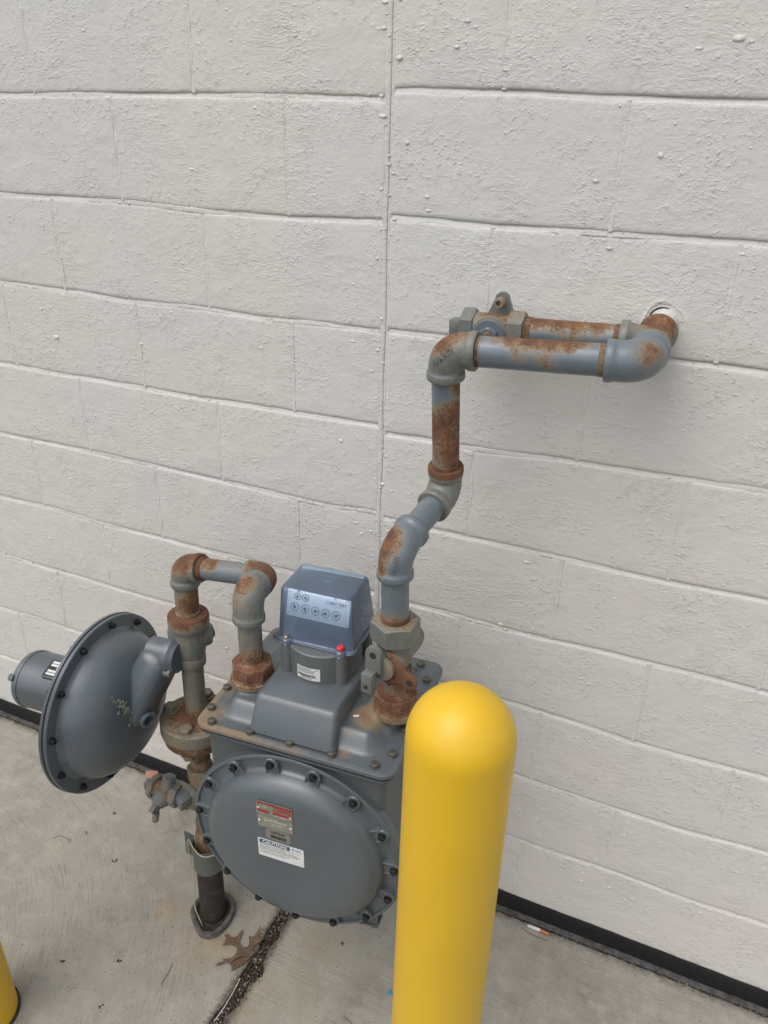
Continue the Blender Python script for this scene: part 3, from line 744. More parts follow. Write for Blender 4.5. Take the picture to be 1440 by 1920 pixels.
dials = [(-.0375 + .0, .0125, .0064), (-.0235, .0125, .0064)] + [(-.0415 + i * .0186, -.0065, .0078) for i in range(5)]
angs = [200, 120, 340, 170, 80, 240, 70]
for (cx, cy, r), a in zip(dials, angs):
    mb = MB(); ring_flat(mb, cx, cy, r - .0010, r, .0003)
    for q in range(10):
        aa = 2 * math.pi * q / 10; c0 = V((cx + math.sin(aa) * r * .72, cy + math.cos(aa) * r * .72)); s_ = .0007
        mb.add([on_plate((c0.x - s_ * .6, c0.y - s_), .0003), on_plate((c0.x + s_ * .6, c0.y - s_), .0003), on_plate((c0.x + s_ * .6, c0.y + s_), .0003), on_plate((c0.x - s_ * .6, c0.y + s_), .0003)], [(0, 1, 2, 3)])
    d_ = mb.build('dial', M['ink'], dp, local=True, fixn=False)
    mb = MB(); ring_flat(mb, cx, cy, .00001, r * .38, .0009, 16); aa = rad(a); dv = V((math.sin(aa), math.cos(aa))); nv = V((dv.y, -dv.x))
    p0 = V((cx, cy)); mb.add([on_plate(p0 - dv * r * .1 + nv * r * .22, .0009), on_plate(p0 - dv * r * .1 - nv * r * .22, .0009), on_plate(p0 + dv * r * .82 - nv * r * .06, .0009), on_plate(p0 + dv * r * .82 + nv * r * .06, .0009)], [(0, 1, 2, 3)])
    mb.build('pointer', M['ink'], dp, local=True, fixn=False)
put_text('CUBIC FEET', .0080, on_plate((.0315, .0128), .0004), dux, duy, M['ink'], dp, local=True, bold=.00018)
put_text('TYPE 1000A MTR', .0030, on_plate((.0315, .0080), .0004), dux, duy, M['ink'], dp, local=True)
for x_, s1, s2 in ((-.0405, '1 THOUSAND', '2 FT REV'), (-.0228, '10 THOUSAND', ''), (-.004, '100 THOUSAND', ''), (.0145, '1 MILLION', ''), (.033, '10 MILLION', '')):
    put_text(s1, .0020, on_plate((x_, -.0160), .0004), dux, duy, M['ink'], dp, 'lettering', local=True)
    if s2: put_text(s2, .0020, on_plate((x_, -.0185), .0004), dux, duy, M['ink'], dp, 'lettering', local=True)
for x_, y_ in ((-.052, .018), (-.051, -.017), (.052, -.019)):
    MB().lathe(on_plate((x_, y_), .0), dn, [(.0002, .0011), (.0007, .0011)], 10).build('plate_rivet', M['ink'], dp, local=True)
for x_ in (-.036, .030):
    MB().box(on_plate((x_, .0225), -.001), (.006, .005, .004), (dux, dn, duy)).build('plate_notch', M['dark_plastic'], dp, local=True)
# mechanism behind and below the plate
mech = MB().box((IX - .002, IY + .025, CZ + .022), (.100, .045, .030), bev=.002).build('counter_mechanism', M['dark_plastic'], meter, local=True)
MB().box((IX + .002, IY - .008, CZ + .018), (.105, .026, .016), bev=.002).build('gear_plate', M['dark_plastic'], mech, local=True)
for i in range(4):
    MB().lathe((IX - .038 + i * .024, IY - .022, CZ + .020), (0, 1, 0), [(0, .009), (.004, .009)], 18).build('gear_wheel', M['dark_plastic'], mech, local=True)
for i in range(3):
    x_ = IX - .040 + i * .040
    MB().prism([(-.013, 0), (.013, 0), (.004, .026), (-.004, .026)], (x_, IY + .034, CZ + .040), (1, 0, 0), (0, .35, 1), .004).build('support_bracket', M['dark_plastic'], mech, local=True)
MB().box((IX - .006, IY + .010, CZ + .055), (.100, .018, .034), bev=.001).build('counter_case', flat('slate_case', (.55, .60, .66), .5), mech, local=True)
# curved label on the round base
def curved_patch(mb, cx, cy, R, a0, a1, z0, z1, n=12):
    vs = []; fs = []
    for i in range(n + 1):
        a = lerp(a0, a1, i / n); vs += [V((cx + R * math.sin(a), cy - R * math.cos(a), z0)), V((cx + R * math.sin(a), cy - R * math.cos(a), z1))]
    for i in range(n): fs.append((2 * i, 2 * i + 2, 2 * i + 3, 2 * i + 1))
    mb.add(vs, fs)
LC = (IX, IY + .012)
mb = MB(); curved_patch(mb, *LC, .0726 + .0004, rad(-22), rad(16), IZ + .008, IZ + .036)
lb = mb.build('barcode_label', M['label'], meter, local=True, fixn=False)
mb = MB(); a = -20.0
while a < 9:
    wd = random.choice((.25, .4, .6, .9)); curved_patch(mb, *LC, .0734, rad(a), rad(a + wd), IZ + .0145, IZ + .0205, 1); a += wd + random.choice((.3, .5, .7))
mb.build('barcode', M['ink'], lb, local=True, fixn=False)
mb = MB()
for i in range(7):
    a = -20.0
    while a < (6 if i > 1 else 0):
        wd = random.uniform(1.0, 3.2); curved_patch(mb, *LC, .0734, rad(a), rad(a + wd), IZ + .0335 - i * .0017, IZ + .0341 - i * .0017, 2); a += wd + .5
for a in (8, 10, 12): curved_patch(mb, *LC, .0734, rad(a), rad(a + 1.6), IZ + .0325, IZ + .0333, 1)
mb.build('print_lines', M['ink'], lb, local=True, fixn=False)
ob = put_text('0082317501', .0050, (0, 0, 0), (1, 0, 0), (0, 0, 1), M['ink'], lb, 'number', local=True)
for v in ob.data.vertices:
    a = v.co.x / .0734 - rad(6); v.co = V((LC[0] + .0735 * math.sin(a), LC[1] - .0735 * math.cos(a), v.co.z + IZ + .0115))
# flange bolts on cover
pos = [(-.167, -.002), (-.087, 0), (-.006, .0), (.0757, .001), (.1565, .003), (-.188, .032), (-.190, .094), (.1777, .040), (.1768, .107), (.176, .18), (.174, .262), (.1475, .306), (-.19, .16), (-.19, .225), (-.18, .29), (-.11, .313), (-.03, .313), (.06, .313)]
for i, (x, y) in enumerate(pos): inst(BOLT_FLANGE, 'bolt', (x, y, ZF + .0004), (0, 0, 1), meter, i * .7, True)
MB().lathe((-.083, .165, ZF + .03), (0, 0, 1), [(0, .0085), (.028, .0085), (.03, .006)], 14).build('black_plug', M['bolt'], meter, local=True)
# small white speck of paint on the cover
MB().box((.092, .078, ZF + .0325), (.011, .005, .002), (V((.9, .4, 0)), V((-.4, .9, 0)), V((0, 0, 1))), .0008).build('paint_chip', M['label'], meter, local=True)
# body under the flange
MB().loft([rrz(-.175, .166, .014, .285, .012, .43), rrz(-.180, .170, .008, .295, .012, .50), rrz(-.186, .178, .004, .31, .014, ZF - .020)]).build('body', M['meter_dark'], meter, rust=lambda p: .05, local=True)
# round diaphragm covers front and back; front one matches the photo
def rcover(y0, sgn, yaw_extra, detail=True):
    c = V((0, y0, .574)); ax = V((math.sin(rad(yaw_extra)) * -sgn, -sgn, -.019)).normalized()
    parts = [(0, .2185), (.004, .2205), (.0065, .2205), (.0085, .218), (.0085, .214), (.004, .212), (.004, .196), (.0042, .190), (.007, .186), (.013, .1835), (.022, .1815), (.0300, .1750), (.0352, .1690), (.0395, .1610), (.0430, .1515), (.0455, .1410), (.0470, .129), (.0475, .117), (.0475, .07), (.0475, .001)]
    fn = MB().lathe(c, ax, [(-.012, .2205)] + parts, 96).build('round_cover', M['meter'], meter, rust=lambda p: 0.02, local=True, sharp=40)
    return c, ax, fn
c, ax, fcov = rcover(.0, 1, -1.1)
c = V((0, 0, .574))
e1 = V((0, 0, 1)).cross(ax).normalized(); e2 = ax.cross(e1)
# bolt phase taken from the fit: first bolt angle
BOLT_PH = None
R_B = .205
def cpt(a, r, z): return c + ax * z + (e1 * math.cos(a) + e2 * math.sin(a)) * r
PH0 = rad(5.0)
for i in range(15):
    a = PH0 + 2 * math.pi * i / 15
    inst(BOLT_BLACK, 'bolt', cpt(a, R_B, .0125), ax, meter, a, True, .84)
    # lug with a pair of ribs running in to the drum
    er = e1 * math.cos(a) + e2 * math.sin(a); et = ax.cross(er)
    mb = MB(); mb.lathe(cpt(a, R_B, .003), ax, [(0, .0135), (.009, .0130), (.0105, .0118)], 20)
    pol = [(-.0135, -.024), (.0135, -.024), (.0130, 0), (-.0130, 0)]
    mb.prism(pol, cpt(a, R_B, .003), et, er, -.0085) if et.cross(er).dot(ax) < 0 else mb.prism(pol, cpt(a, R_B, .003), et, er, .0085)
    for sgn in (-1, 1):
        mb.box(cpt(a, R_B - .015, .0075) + et * .0125 * sgn, (.0030, .034, .013), (et, er, ax), .0006, 1)
    mb.build('bolt_lug', M['meter'], meter, rust=lambda p: 0, local=True)
# back cover
cb = V((0, .30, .574)); MB().lathe(cb, (0, 1, 0), [(-.012, .2205), (.006, .2205), (.0085, .214), (.005, .190), (.02, .182), (.045, .166), (.048, .1)], 64).build('rear_cover', M['meter'], meter, rust=lambda p: 0, local=True)
# support lugs with ribs at the bottom corners
for x_, n_l in ((.135, 'foot'), (-.105, 'foot')):
    s_ = 1 if x_ > 0 else -1
    mb = MB(); mb.prism([(-.052, .05), (.034, .07), (.034, 0), (.024, -.004), (-.052, .026)], (x_, .012, .385), (s_, 0, 0), (0, 0, 1), .003)
    for d in (-.03, -.005, .02): mb.prism([(0, .0), (.004, .0), (.004, .05), (0, .05)], (x_ + s_ * d, .030, .388), (s_, 0, 0), (0, .0, 1), .02)
    mb.box((x_ - s_ * .006, .02, .383 + .006), (.085, .03, .004), (V((1, 0, -.12 * s_ * -1)), V((0, 1, 0)), V((0, 0, 1))))
    mb.build('foot', M['meter_dark'], meter, rust=lambda p: .1, local=True)
# plates on the round face
FY = ax * .0479
fux = V((math.cos(rad(1.1)), 0, 0)); fuy = e2 if e2.z > 0 else -e2
fux = fuy.cross(ax).normalized()
def face(x, z): return c + fux * x + fuy * (z - .574) + ax * .0478
def tagplate(x, z, wd, ht, name, mat, th=.0008, r=.004):
    return MB().prism(rr_poly(-wd / 2, wd / 2, -ht / 2, ht / 2, r, 4), face(x, z), fux, fuy, th, ).build(name, mat, meter, local=True)
def frect(mb, x, z, wd, ht, up=.0010):
    o = face(x, z) + ax * up
    mb.add([o - fux * wd / 2 - fuy * ht / 2, o + fux * wd / 2 - fuy * ht / 2, o + fux * wd / 2 + fuy * ht / 2, o - fux * wd / 2 + fuy * ht / 2], [(0, 1, 2, 3)])
PX, PZ = -.0185, .700
p1 = tagplate(PX, PZ, .073, .033, 'maker_plate', M['steel'])
mb = MB(); frect(mb, PX - .021, PZ + .0130, .028, .005); frect(mb, PX - .022, PZ - .0070, .022, .007); frect(mb, PX + .016, PZ + .0125, .038, .006); frect(mb, PX + .016, PZ - .0065, .038, .006)
frect(mb, PX - .004, PZ + .0128, .008, .005); frect(mb, PX - .0325, PZ + .002, .003, .022); frect(mb, PX + .0335, PZ + .003, .0025, .022)
mb.build('red_print', M['red_ink'], p1, local=True, fixn=False)
mb = MB(); frect(mb, PX + .015, PZ + .0033, .035, .0118, .0009); mb.build('faded_print', flat('faded_red_ink', (.26, .13, .10), .5), p1, local=True, fixn=False)
put_text('1000A', .0088, face(PX + .019, PZ + .0045) + ax * .0012, fux, fuy, M['red_ink'], p1, local=True, bold=.0002)
def dots(text_pts, parent, size=.0011):
    pass
def embossed(body, size, x, z, parent, spacing=1.0):
    ob = put_text(body, size, face(x, z) + ax * .0011, fux, fuy, M['steel_lit'], parent, 'embossed_lettering', local=True, bold=-.0001, extrude=.0003)
    return ob
embossed('93 262529', .0062, PX + .013, PZ - .0125, p1)
embossed('2.5', .0055, PX - .019, PZ + .004, p1)
for x_ in (-.0325, .0320):
    MB().lathe(face(PX + x_, PZ - .001 - .006 * (x_ > 0)) + ax * .0008, ax, [(0, .0026), (.001, .0022), (.0014, .001)], 12).build('plate_rivet', M['steel_lit'], p1, local=True)
p2 = tagplate(PX + .0005, PZ - .0335, .072, .031, 'owner_plate', M['steel'], r=.005)
embossed('DUKE ENERGY', .0072, PX + .001, PZ - .0285, p2); embossed('1503540', .0068, PX + .002, PZ - .0372, p2)
for x_ in (-.032, .032):
    MB().lathe(face(PX + x_, PZ - .034) + ax * .0008, ax, [(0, .0026), (.001, .0022), (.0014, .001)], 12).build('plate_rivet', M['steel_lit'], p2, local=True)
p3 = tagplate(PX + .0045, PZ - .0645, .051, .0275, 'number_plate', flat('grey_foil_tag', (.25, .245, .21), .5, .2), .0004, .005)
put_text('1503540', .0085, face(PX + .0045, PZ - .0582) + ax * .0007, fux, fuy, M['ink'], p3, 'number', local=True, bold=.0002)
mb = MB(); x_ = -.0148
while x_ < .0155:
    wd = random.choice((.0005, .0008, .0014)); frect(mb, PX + .0045 + x_ + wd / 2, PZ - .0695, wd, .0082, .0007); x_ += wd + random.choice((.0004, .0006, .0009))
mb.build('barcode', M['ink'], p3, local=True, fixn=False)
CXx, CZz = PX + .0085, PZ - .107
p4 = tagplate(CXx, CZz, .095, .0475, 'caution_label', M['label'], .0003, .003)
MB().prism(rr_poly(-.0315, .0315, -.0052, .0052, .002, 3), face(CXx - .0125, CZz + .0163) + ax * .0003, fux, fuy, .0003).build('label_header', M['blue_ink'], p4, local=True)
put_text('CAUTION!', .0108, face(CXx - .012, CZz + .0163) + ax * .0009, fux, fuy, M['label'], p4, local=True, bold=.00035)
mb = MB()
for i, (ln_, x0) in enumerate(((.082, 0), (.055, 0), (.074, 0), (.084, 0), (.078, 0), (.062, 0), (.050, 0))):
    z_ = CZz + .0078 - i * .0032 - (.0014 if i > 4 else 0); x_ = CXx - .044
    while x_ < CXx - .044 + ln_:
        wd = random.uniform(.0015, .006); frect(mb, x_ + wd / 2, z_, wd, .0010, .0006); x_ += wd + .0009
for j in range(2): frect(mb, CXx + .0355, CZz + .0185 - j * .0032, .013, .0012, .0006)
frect(mb, CXx + .0245, CZz + .0170, .0016, .006, .0006); frect(mb, CXx + .0262, CZz + .0192, .0022, .0013, .0006); frect(mb, CXx + .0262, CZz + .0148, .0022, .0013, .0006)
mb.build('print_lines', flat('grey_ink', (.12, .12, .13), .6), p4, local=True, fixn=False)

# ================================================================== INLET PIPEWORK (left column)
CB = V((-.893, -.336, 0)); CT = V((-.903, -.295, 1.013))
def colm(z): return lerp(CB, CT, z / 1.013)
cd = (CT - CB).normalized()
inlet = thing('inlet_pipework', 'rusty grey inlet pipe with bolted flange rising from the ground left of the meter', 'gas pipes', tuple(CB))
pipe(colm(-.15), colm(.20), .0318, 'coated_pipe', M['coat'], inlet, label='black tar coated lower pipe going into the ground')
RB = lambda l, b=0: blobs(l, b)
def cz(z, r, a): p = colm(z); return (p.x, p.y, p.z, r, a)
MB().lathe(colm(.20), cd, [(0, .018), (.0, .0285), (.075, .0285), (.082, .027), (.088, .0225), (.10, .0212)], 36).build('reducing_socket', M['brown'], inlet, rust=lambda p: .35)
threads(colm(.285), cd, .0212, 6, inlet)
MB().lathe(colm(.30), cd, [(0, .018), (.0, .0235), (.022, .0240), (.03, .0215), (.095, .0215), (.11, .024)], 36).build('lower_body', M['brown'], inlet, rust=lambda p: .40 if p.z < .36 else .25)
# side branch collar
XD = V((-1, -.03, .02)).normalized()
BRP = colm(.366)
MB().lathe(BRP, XD, [(0, .018), (.038, .019), (.040, .0235), (.050, .0235), (.051, .02), (.053, .017)], 32).build('branch_collar', M['brown'], inlet, rust=lambda p: .22)
pipe(colm(.485), colm(.572), .0232, 'nipple', M['fit'], inlet, rust=RB([cz(.57, .05, .7), cz(.49, .035, .8), (colm(.53).x + .02, colm(.53).y - .01, .53, .04, .6)], .1))
# flange pair
MB().lathe(colm(.556), cd, [(0, .024), (.004, .034), (.018, .038), (.020, .038)], 40).build('flange_hub', M['brown'], inlet, rust=lambda p: .55)
MB().lathe(colm(.576), cd, [(0, .036), (.004, .074), (.020, .078), (.023, .076)], 56).build('flange_plate', M['brown'], inlet, rust=lambda p: .5, label='rusty lower flange plate')
MB().lathe(colm(.599), cd, [(0, .067), (.004, .067)], 48).build('flange_gasket', M['gasket'], inlet)
MB().lathe(colm(.603), cd, [(0, .0805), (.004, .0815), (.030, .0810), (.0335, .078), (.0345, .045), (.038, .042), (.044, .036), (.045, .026)], 56).build('flange_plate', M['fit'], inlet, rust=RB([cz(.645, .06, .8), cz(.60, .09, .18)], .26))
FB = bolt_mesh('flange_bolt', .0155, .016, M['brown'], 1.22)
for a in (192, 285, 15, 105):
    p = colm(.6365) + V((math.cos(rad(a)), math.sin(rad(a)), 0)) * .062; inst(FB, 'flange_bolt', p, cd, inlet, rad(a * 1.3))
    p2_ = colm(.578) + V((math.cos(rad(a)), math.sin(rad(a)), 0)) * .0555; inst(FB, 'flange_bolt', p2_, -cd, inlet, rad(a))
pipe(colm(.645), colm(.785), .0238, 'pipe', M['fit'], inlet, rust=RB([cz(.65, .03, .8), cz(.78, .03, .5)], .24))
pipe(colm(.895), colm(.972), .0245, 'pipe', M['fit'], inlet, rust=RB([cz(.90, .03, .9), (colm(.95).x + .025, colm(.95).y, .93, .05, .8)], .12))
threads(colm(.903), cd, .0248, 3, inlet)
E0 = V(CT); E1 = V((-.709, -.291, 1.036)); E2 = V((-.690, -.385, 1.060))
hd = (E1 - E0).normalized()
erust = RB([(E0.x + .005, E0.y, E0.z + .03, .052, 1.05), (E0.x - .01, E0.y - .02, E0.z + .02, .04, .5)], .08)
elbow(E0, -cd, hd, .043, .0238, inlet, erust, rband=1.29, rbody=1.17)
threads(E0 + hd * .043, hd, .0238, 5, inlet, lambda p: .75)
PA = lerp(E0, E1, .5)
pipe(E0 + hd * .05, E1 - hd * .036, .0222, 'pipe', M['pipe'], inlet, rust=RB([(PA.x - .028, PA.y - .008, PA.z + .022, .030, .95), (PA.x + .02, PA.y, PA.z + .024, .03, .45)], .0))
dd = (E2 - E1).normalized()
elbow(E1, -hd, dd, .042, .0235, inlet, RB([(E1.x + .015, E1.y, E1.z + .03, .06, .95), (E1.x + .03, E1.y - .02, E1.z, .05, .8)], .12), Lb=.044, rband=1.26)
UL = V((-.6935, -.378, .862))
ud = (UL - E2).normalized()
elbow(E2, -dd, ud, .046, .0240, inlet, RB([(E2.x - .012, E2.y - .01, E2.z + .03, .042, .78), (E2.x - .02, E2.y - .03, E2.z - .0, .035, .35)], .05), Lb=.062, rband=1.28)
pipe(E2 + ud * .055, UL, .0225, 'nipple', M['fit'], inlet, rust=RB([(UL.x, UL.y, UL.z + .02, .07, .75)], .12))
# swivel nuts that seat on the meter bosses
def swivel(P, parent, up=(1, .3, 0)):
    nut(V(P) + V((0, 0, .014)), (0, 0, 1), up, .0405, .030, parent, 'red_rust', 'union_nut', lambda p: .35, n=8, bore=.027)
    MB().lathe(V(P), (0, 0, 1), [(0, .043), (.004, .044), (.010, .043), (.012, .040), (.016, .0395)], 44).build('union_seat', M['fit'], parent, None, lambda p: .42 if p.z < P[2] + .006 else .6)
    MB().lathe(V(P) + V((0, 0, .0435)), (0, 0, 1), [(0, .029), (.003, .028), (.006, .025)], 36).build('union_collar', M['red_rust'], parent, None, lambda p: .3)
swivel((UL.x, UL.y, .856), inlet)
# bracket clamped round the coated pipe: two flat wings and a half-round middle
def bracket():
    c0 = colm(.233) + V((.012, -.016, 0)); th = .0022; R = .0362; prof = []
    wl_, wr_ = .034, .036
    pr = [(-R - wl_, .0), (-R - .004, .0)] + [(-R * math.cos(a), -R * math.sin(a)) for a in [math.pi * i / 18 for i in range(1, 18)]] + [(R + .004, 0), (R + wr_, 0)]
    def prof_z(i, x, top):
        return (.043 if top else -.043)
    rgs = []
    ca, sa = math.cos(rad(-3)), math.sin(rad(-3))
    for x, y in pr:
        nx_, ny_ = (x / R, y / R) if abs(x) < R else (0, 1)
        if abs(x) < R: nx_, ny_ = x / R, y / R
        else: nx_, ny_ = 0, -1
        P0 = V((x * ca - y * sa, x * sa + y * ca, 0)); N0 = V((nx_, ny_, 0))
        rgs.append([c0 + P0 + V((0, 0, -.038)), c0 + P0 + V((0, 0, .038)), c0 + P0 - N0 * th + V((0, 0, .038)), c0 + P0 - N0 * th + V((0, 0, -.038))])
    b = MB().loft(rgs).build('pipe_bracket', M['galv'], inlet, rust=lambda p: .05, sharp=40, label='grey bent plate bracket around the coated pipe')
    for x, z in ((-R - .018, .010), (R + .020, -.008)):
        MB().lathe(c0 + V((x, -.0034 * 0 - .0026, z)), (0, -1, 0), [(0, .0072), (.0006, .0072)], 16).build('bracket_hole', M['label'] if False else M['grit_l'], b)
bracket()
# tracer wire: around the socket and down into the sleeve
wire_pts = [V((-.836, -.360, .274)), V((-.862, -.384, .276)), V((-.893, -.378, .280)), V((-.922, -.360, .279)), V((-.934, -.352, .25)), V((-.932, -.352, .19)), V((-.925, -.355, .15)), V((-.925, -.362, .10)), V((-.918, -.372, .05)), V((-.897, -.380, .01)), V((-.892, -.380, -.03))]
def smooth_path(pts, n=8):
    out = []
    for i in range(len(pts) - 1):
        p0 = pts[max(i - 1, 0)]; p1 = pts[i]; p2 = pts[i + 1]; p3 = pts[min(i + 2, len(pts) - 1)]
        for j in range(n):
            t = j / n; out.append(.5 * ((2 * p1) + (p2 - p0) * t + (2 * p0 - 5 * p1 + 4 * p2 - p3) * t * t + (3 * p1 - p0 - 3 * p2 + p3) * t ** 3))
    out.append(pts[-1]); return out
tag(MB().sweep(smooth_path(wire_pts), .0015, 8).build('tracer_wire', M['wire']), 'thin cream wire looped above the pipe bracket and running down to the ground', 'wire')
# sleeve in the ground round the pipe
outl = [(-.9500, -.335), (-.944, -.362), (-.9250, -.381), (-.8960, -.400), (-.876, -.406), (-.852, -.396), (-.840, -.375), (-.836, -.345), (-.842, -.312), (-.862, -.288), (-.892, -.278), (-.925, -.288), (-.944, -.310)]
oc = V((-.8945, -.340, 0)); ring0 = [V((x, y, 0)) for x, y in outl]
def off_ring(k, z): return [oc + (p - oc) * k + V((0, 0, z)) for p in smooth_path(ring0 + [ring0[0]], 4)[:-1]]
def offd(d, z): return [p - (p - oc).normalized() * d + V((0, 0, z)) for p in smooth_path(ring0 + [ring0[0]], 4)[:-1]]
tag(MB().loft([offd(0, -.02), offd(.0, .012), offd(.002, .0155), offd(.010, .0155), offd(.0125, .013), offd(.0135, -.03)], cap=False).build('pipe_sleeve', M['sleeve'], sharp=50),
    'dark grey split sleeve in the concrete around the foot of the inlet pipe', 'pipe sleeve')
MB().add([p for p in offd(.012, .0012)], [tuple(range(len(ring0) * 4))]).build('sleeve_soil', M['soil'], kind='stuff')

# service regulator valve body on the column (belongs to the regulator)
REGC = V((-1.063, -.4, .683)); ryaw = rad(4.83)
regu = thing('gas_regulator', 'grey gas regulator with large round bolted diaphragm case and spring barrel, left of the meter', 'gas regulator', tuple(REGC), ryaw)
# local: +x axis of the diaphragm towards the riser
rloc = lambda P: Matrix.Rotation(-ryaw, 3, 'Z') @ (V(P) - REGC)
A_ = V((1, 0, 0))
rz0 = lambda p: .0
MB().lathe((0, 0, 0), A_, [(-.0035, .1950), (-.0030, .1965), (.0035, .1965), (.0045, .1955), (.0045, .168)], 96).build('case_ring', M['reg'], regu, rust=rz0, local=True)
MB().lathe((0, 0, 0), A_, [(-.0065, .1945), (-.0035, .1945)], 96).build('diaphragm_gasket', M['gasket'], regu, local=True)
MB().lathe((0, 0, 0), A_, [(-.045, .075), (-.038, .12), (-.030, .150), (-.018, .165), (-.014, .172), (-.0135, .1955), (-.0125, .1975), (-.0065, .1975)], 96).build('upper_case', M['reg'], regu, rust=rz0, local=True)
# dome
dome = [(.004, .171), (.0065, .166), (.014, .163), (.028, .1585), (.043, .150), (.057, .1375), (.069, .121), (.079, .100), (.0855, .074), (.0893, .047), (.091, .022), (.0915, .001)]
MB().lathe((0, 0, 0), A_, dome, 96).build('lower_case', M['reg'], regu, rust=blobs([(.05, .06, .12, .05, .15)], 0), local=True, sharp=50)
for i in range(12):
    a = 3.438 + 2 * math.pi * i / 12
    # fit frame: e1 = z x n, e2 = n x e1 ; expressed locally with n = +x
    e1l = V((0, 0, 1)).cross(A_); e2l = A_.cross(e1l)
    p = (e1l * math.cos(a) + e2l * math.sin(a)) * -.181 * 1
    inst(BOLT_REG, 'bolt', p + A_ * .0045, A_, regu, a, True)
    inst(BOLT_REG, 'bolt', p + A_ * -.0135, -A_, regu, a, True)
# arm from dome to coupling
COUP = rloc(colm(.812) + V((-.022, -.036, 0)))      # centre of the neck ring in local coordinates
topc = V((COUP.x - .030, COUP.y - .004, COUP.z - .016))
def arm_ring(c, u, wv, n_, wd, dp, r=.35, N=28):
    out = []
    for k in range(N):
        t = 2 * math.pi * k / N; cx = math.copysign(abs(math.cos(t)) ** .72, math.cos(t)); sx2 = math.copysign(abs(math.sin(t)) ** .72, math.sin(t))
        out.append(V(c) + u * wd * cx + n_ * dp * sx2)
    return out
p0 = V((.058, -.010, -.022)); p1_ = V((topc.x, topc.y, topc.z))
along = (p1_ - p0).normalized(); upn = (A_ - along * A_.dot(along)).normalized(); side = along.cross(upn)
rgs = []
for t, wd, dp in ((-.40, .020, .006), (-.2, .036, .022), (.0, .043, .032), (.2, .046, .037), (.4, .047, .039), (.6, .047, .040), (.8, .047, .040), (.98, .046, .039), (1.08, .043, .036), (1.13, .034, .028)):
    rgs.append(arm_ring(lerp(p0, p1_, t), side, along, upn, wd, dp))
MB().loft(rgs).build('lever_housing', M['reg'], regu, rust=rz0, local=True, sharp=40)
# vent boss on the arm
vb = V((.106, -.014, -.004)); vd = V((.90, -.42, -.05)).normalized()
MB().lathe(vb - vd * .03, vd, [(0, .028), (.020, .0205), (.022, .0190), (.040, .0185), (.0415, .0172), (.0415, .0115), (.020, .011)], 32).build('vent_boss', M['reg'], regu, rust=rz0, local=True)
# neck and coupling ring
nk = COUP
MB().lathe(nk + V((-.050, 0, 0)), A_, [(0, .0315), (.040, .0315), (.048, .0315)], 40).build('neck', M['reg'], regu, rust=rz0, local=True)
MB().lathe(nk + V((-.006, 0, 0)), A_, [(0, .0312), (.001, .0400), (.002, .0410), (.014, .0410), (.016, .039), (.026, .034)], 44).build('coupling_ring', M['reg'], regu, rust=lambda p: .05, local=True)
MB().lathe(nk + V((.0, 0, 0)), A_, [(-.0035, .0405), (.0, .0405)], 44).build('coupling_seal', M['gasket'], regu, local=True)
for a in (215, 35):
    q = nk + V((.006, math.cos(rad(a)) * .036, math.sin(rad(a)) * .036))
    MB().lathe(q - A_ * .006, A_, [(0, .011), (.016, .011)], 18).build('coupling_lug', M['fit'], regu, rust=lambda p: .15, local=True)
    inst(BOLT_REG, 'bolt', q + A_ * -.006, -A_, regu, 0, True)
# spring barrel on the far side
MB().lathe((-.035, .004, .004), -A_, [(0, .0665), (.165, .0640), (.171, .0640), (.176, .0610), (.178, .056), (.178, .001)], 72).build('spring_barrel', M['reg'], regu, rust=rz0, local=True, sharp=30)
MB().lathe((-.195, .004, .004), -A_, [(0, .0655), (.006, .0655), (.008, .064)], 72).build('barrel_rim', M['reg'], regu, rust=rz0, local=True)
MB().lathe((-.205, .004, .004), -A_, [(0, .028), (.010, .026), (.016, .014), (.024, .012), (.026, .001)], 24).build('adjusting_cap', M['reg'], regu, rust=rz0, local=True)
for q in ((-.045, .040),):
    MB().lathe((-.205, q[0], q[1]), -A_, [(0, .009), (.012, .008), (.013, .002)], 6).build('lug', M['reg'], regu, rust=rz0, local=True)
# badge on top front of the barrel
bd_n = V((0, -.33, .944)).normalized(); bd_u = V((-1, 0, 0)); bd_v = bd_n.cross(bd_u).normalized()
bc = V((-.104, .004, .004)) + bd_n * .060
MB().box(bc + bd_n * .0045, (.060, .046, .014), (bd_u, bd_v, bd_n), .002).build('badge_pad', M['reg'], regu, rust=rz0, local=True)
bp = MB().box(bc + bd_n * .0120, (.054, .040, .0008), (bd_u, bd_v, bd_n)).build('badge', M['ink'], regu, local=True)
mb = MB()
def bq(u0, u1, v0, v1):
    o_ = bc + bd_n * .0128; mb.add([o_ + bd_u * a + bd_v * b for a, b in ((u0, v0), (u1, v0), (u1, v1), (u0, v1))], [(0, 1, 2, 3)])
for i, (u0, u1) in enumerate(((-.024, .022), (-.024, .022), (-.020, .004), (-.002, .022), (-.024, .022))[:5]):
    v0 = -.0175 + i * .0072; bq(u0, u1, v0, v0 + .0056)
mb.build('badge_print', M['label'], bp, local=True)
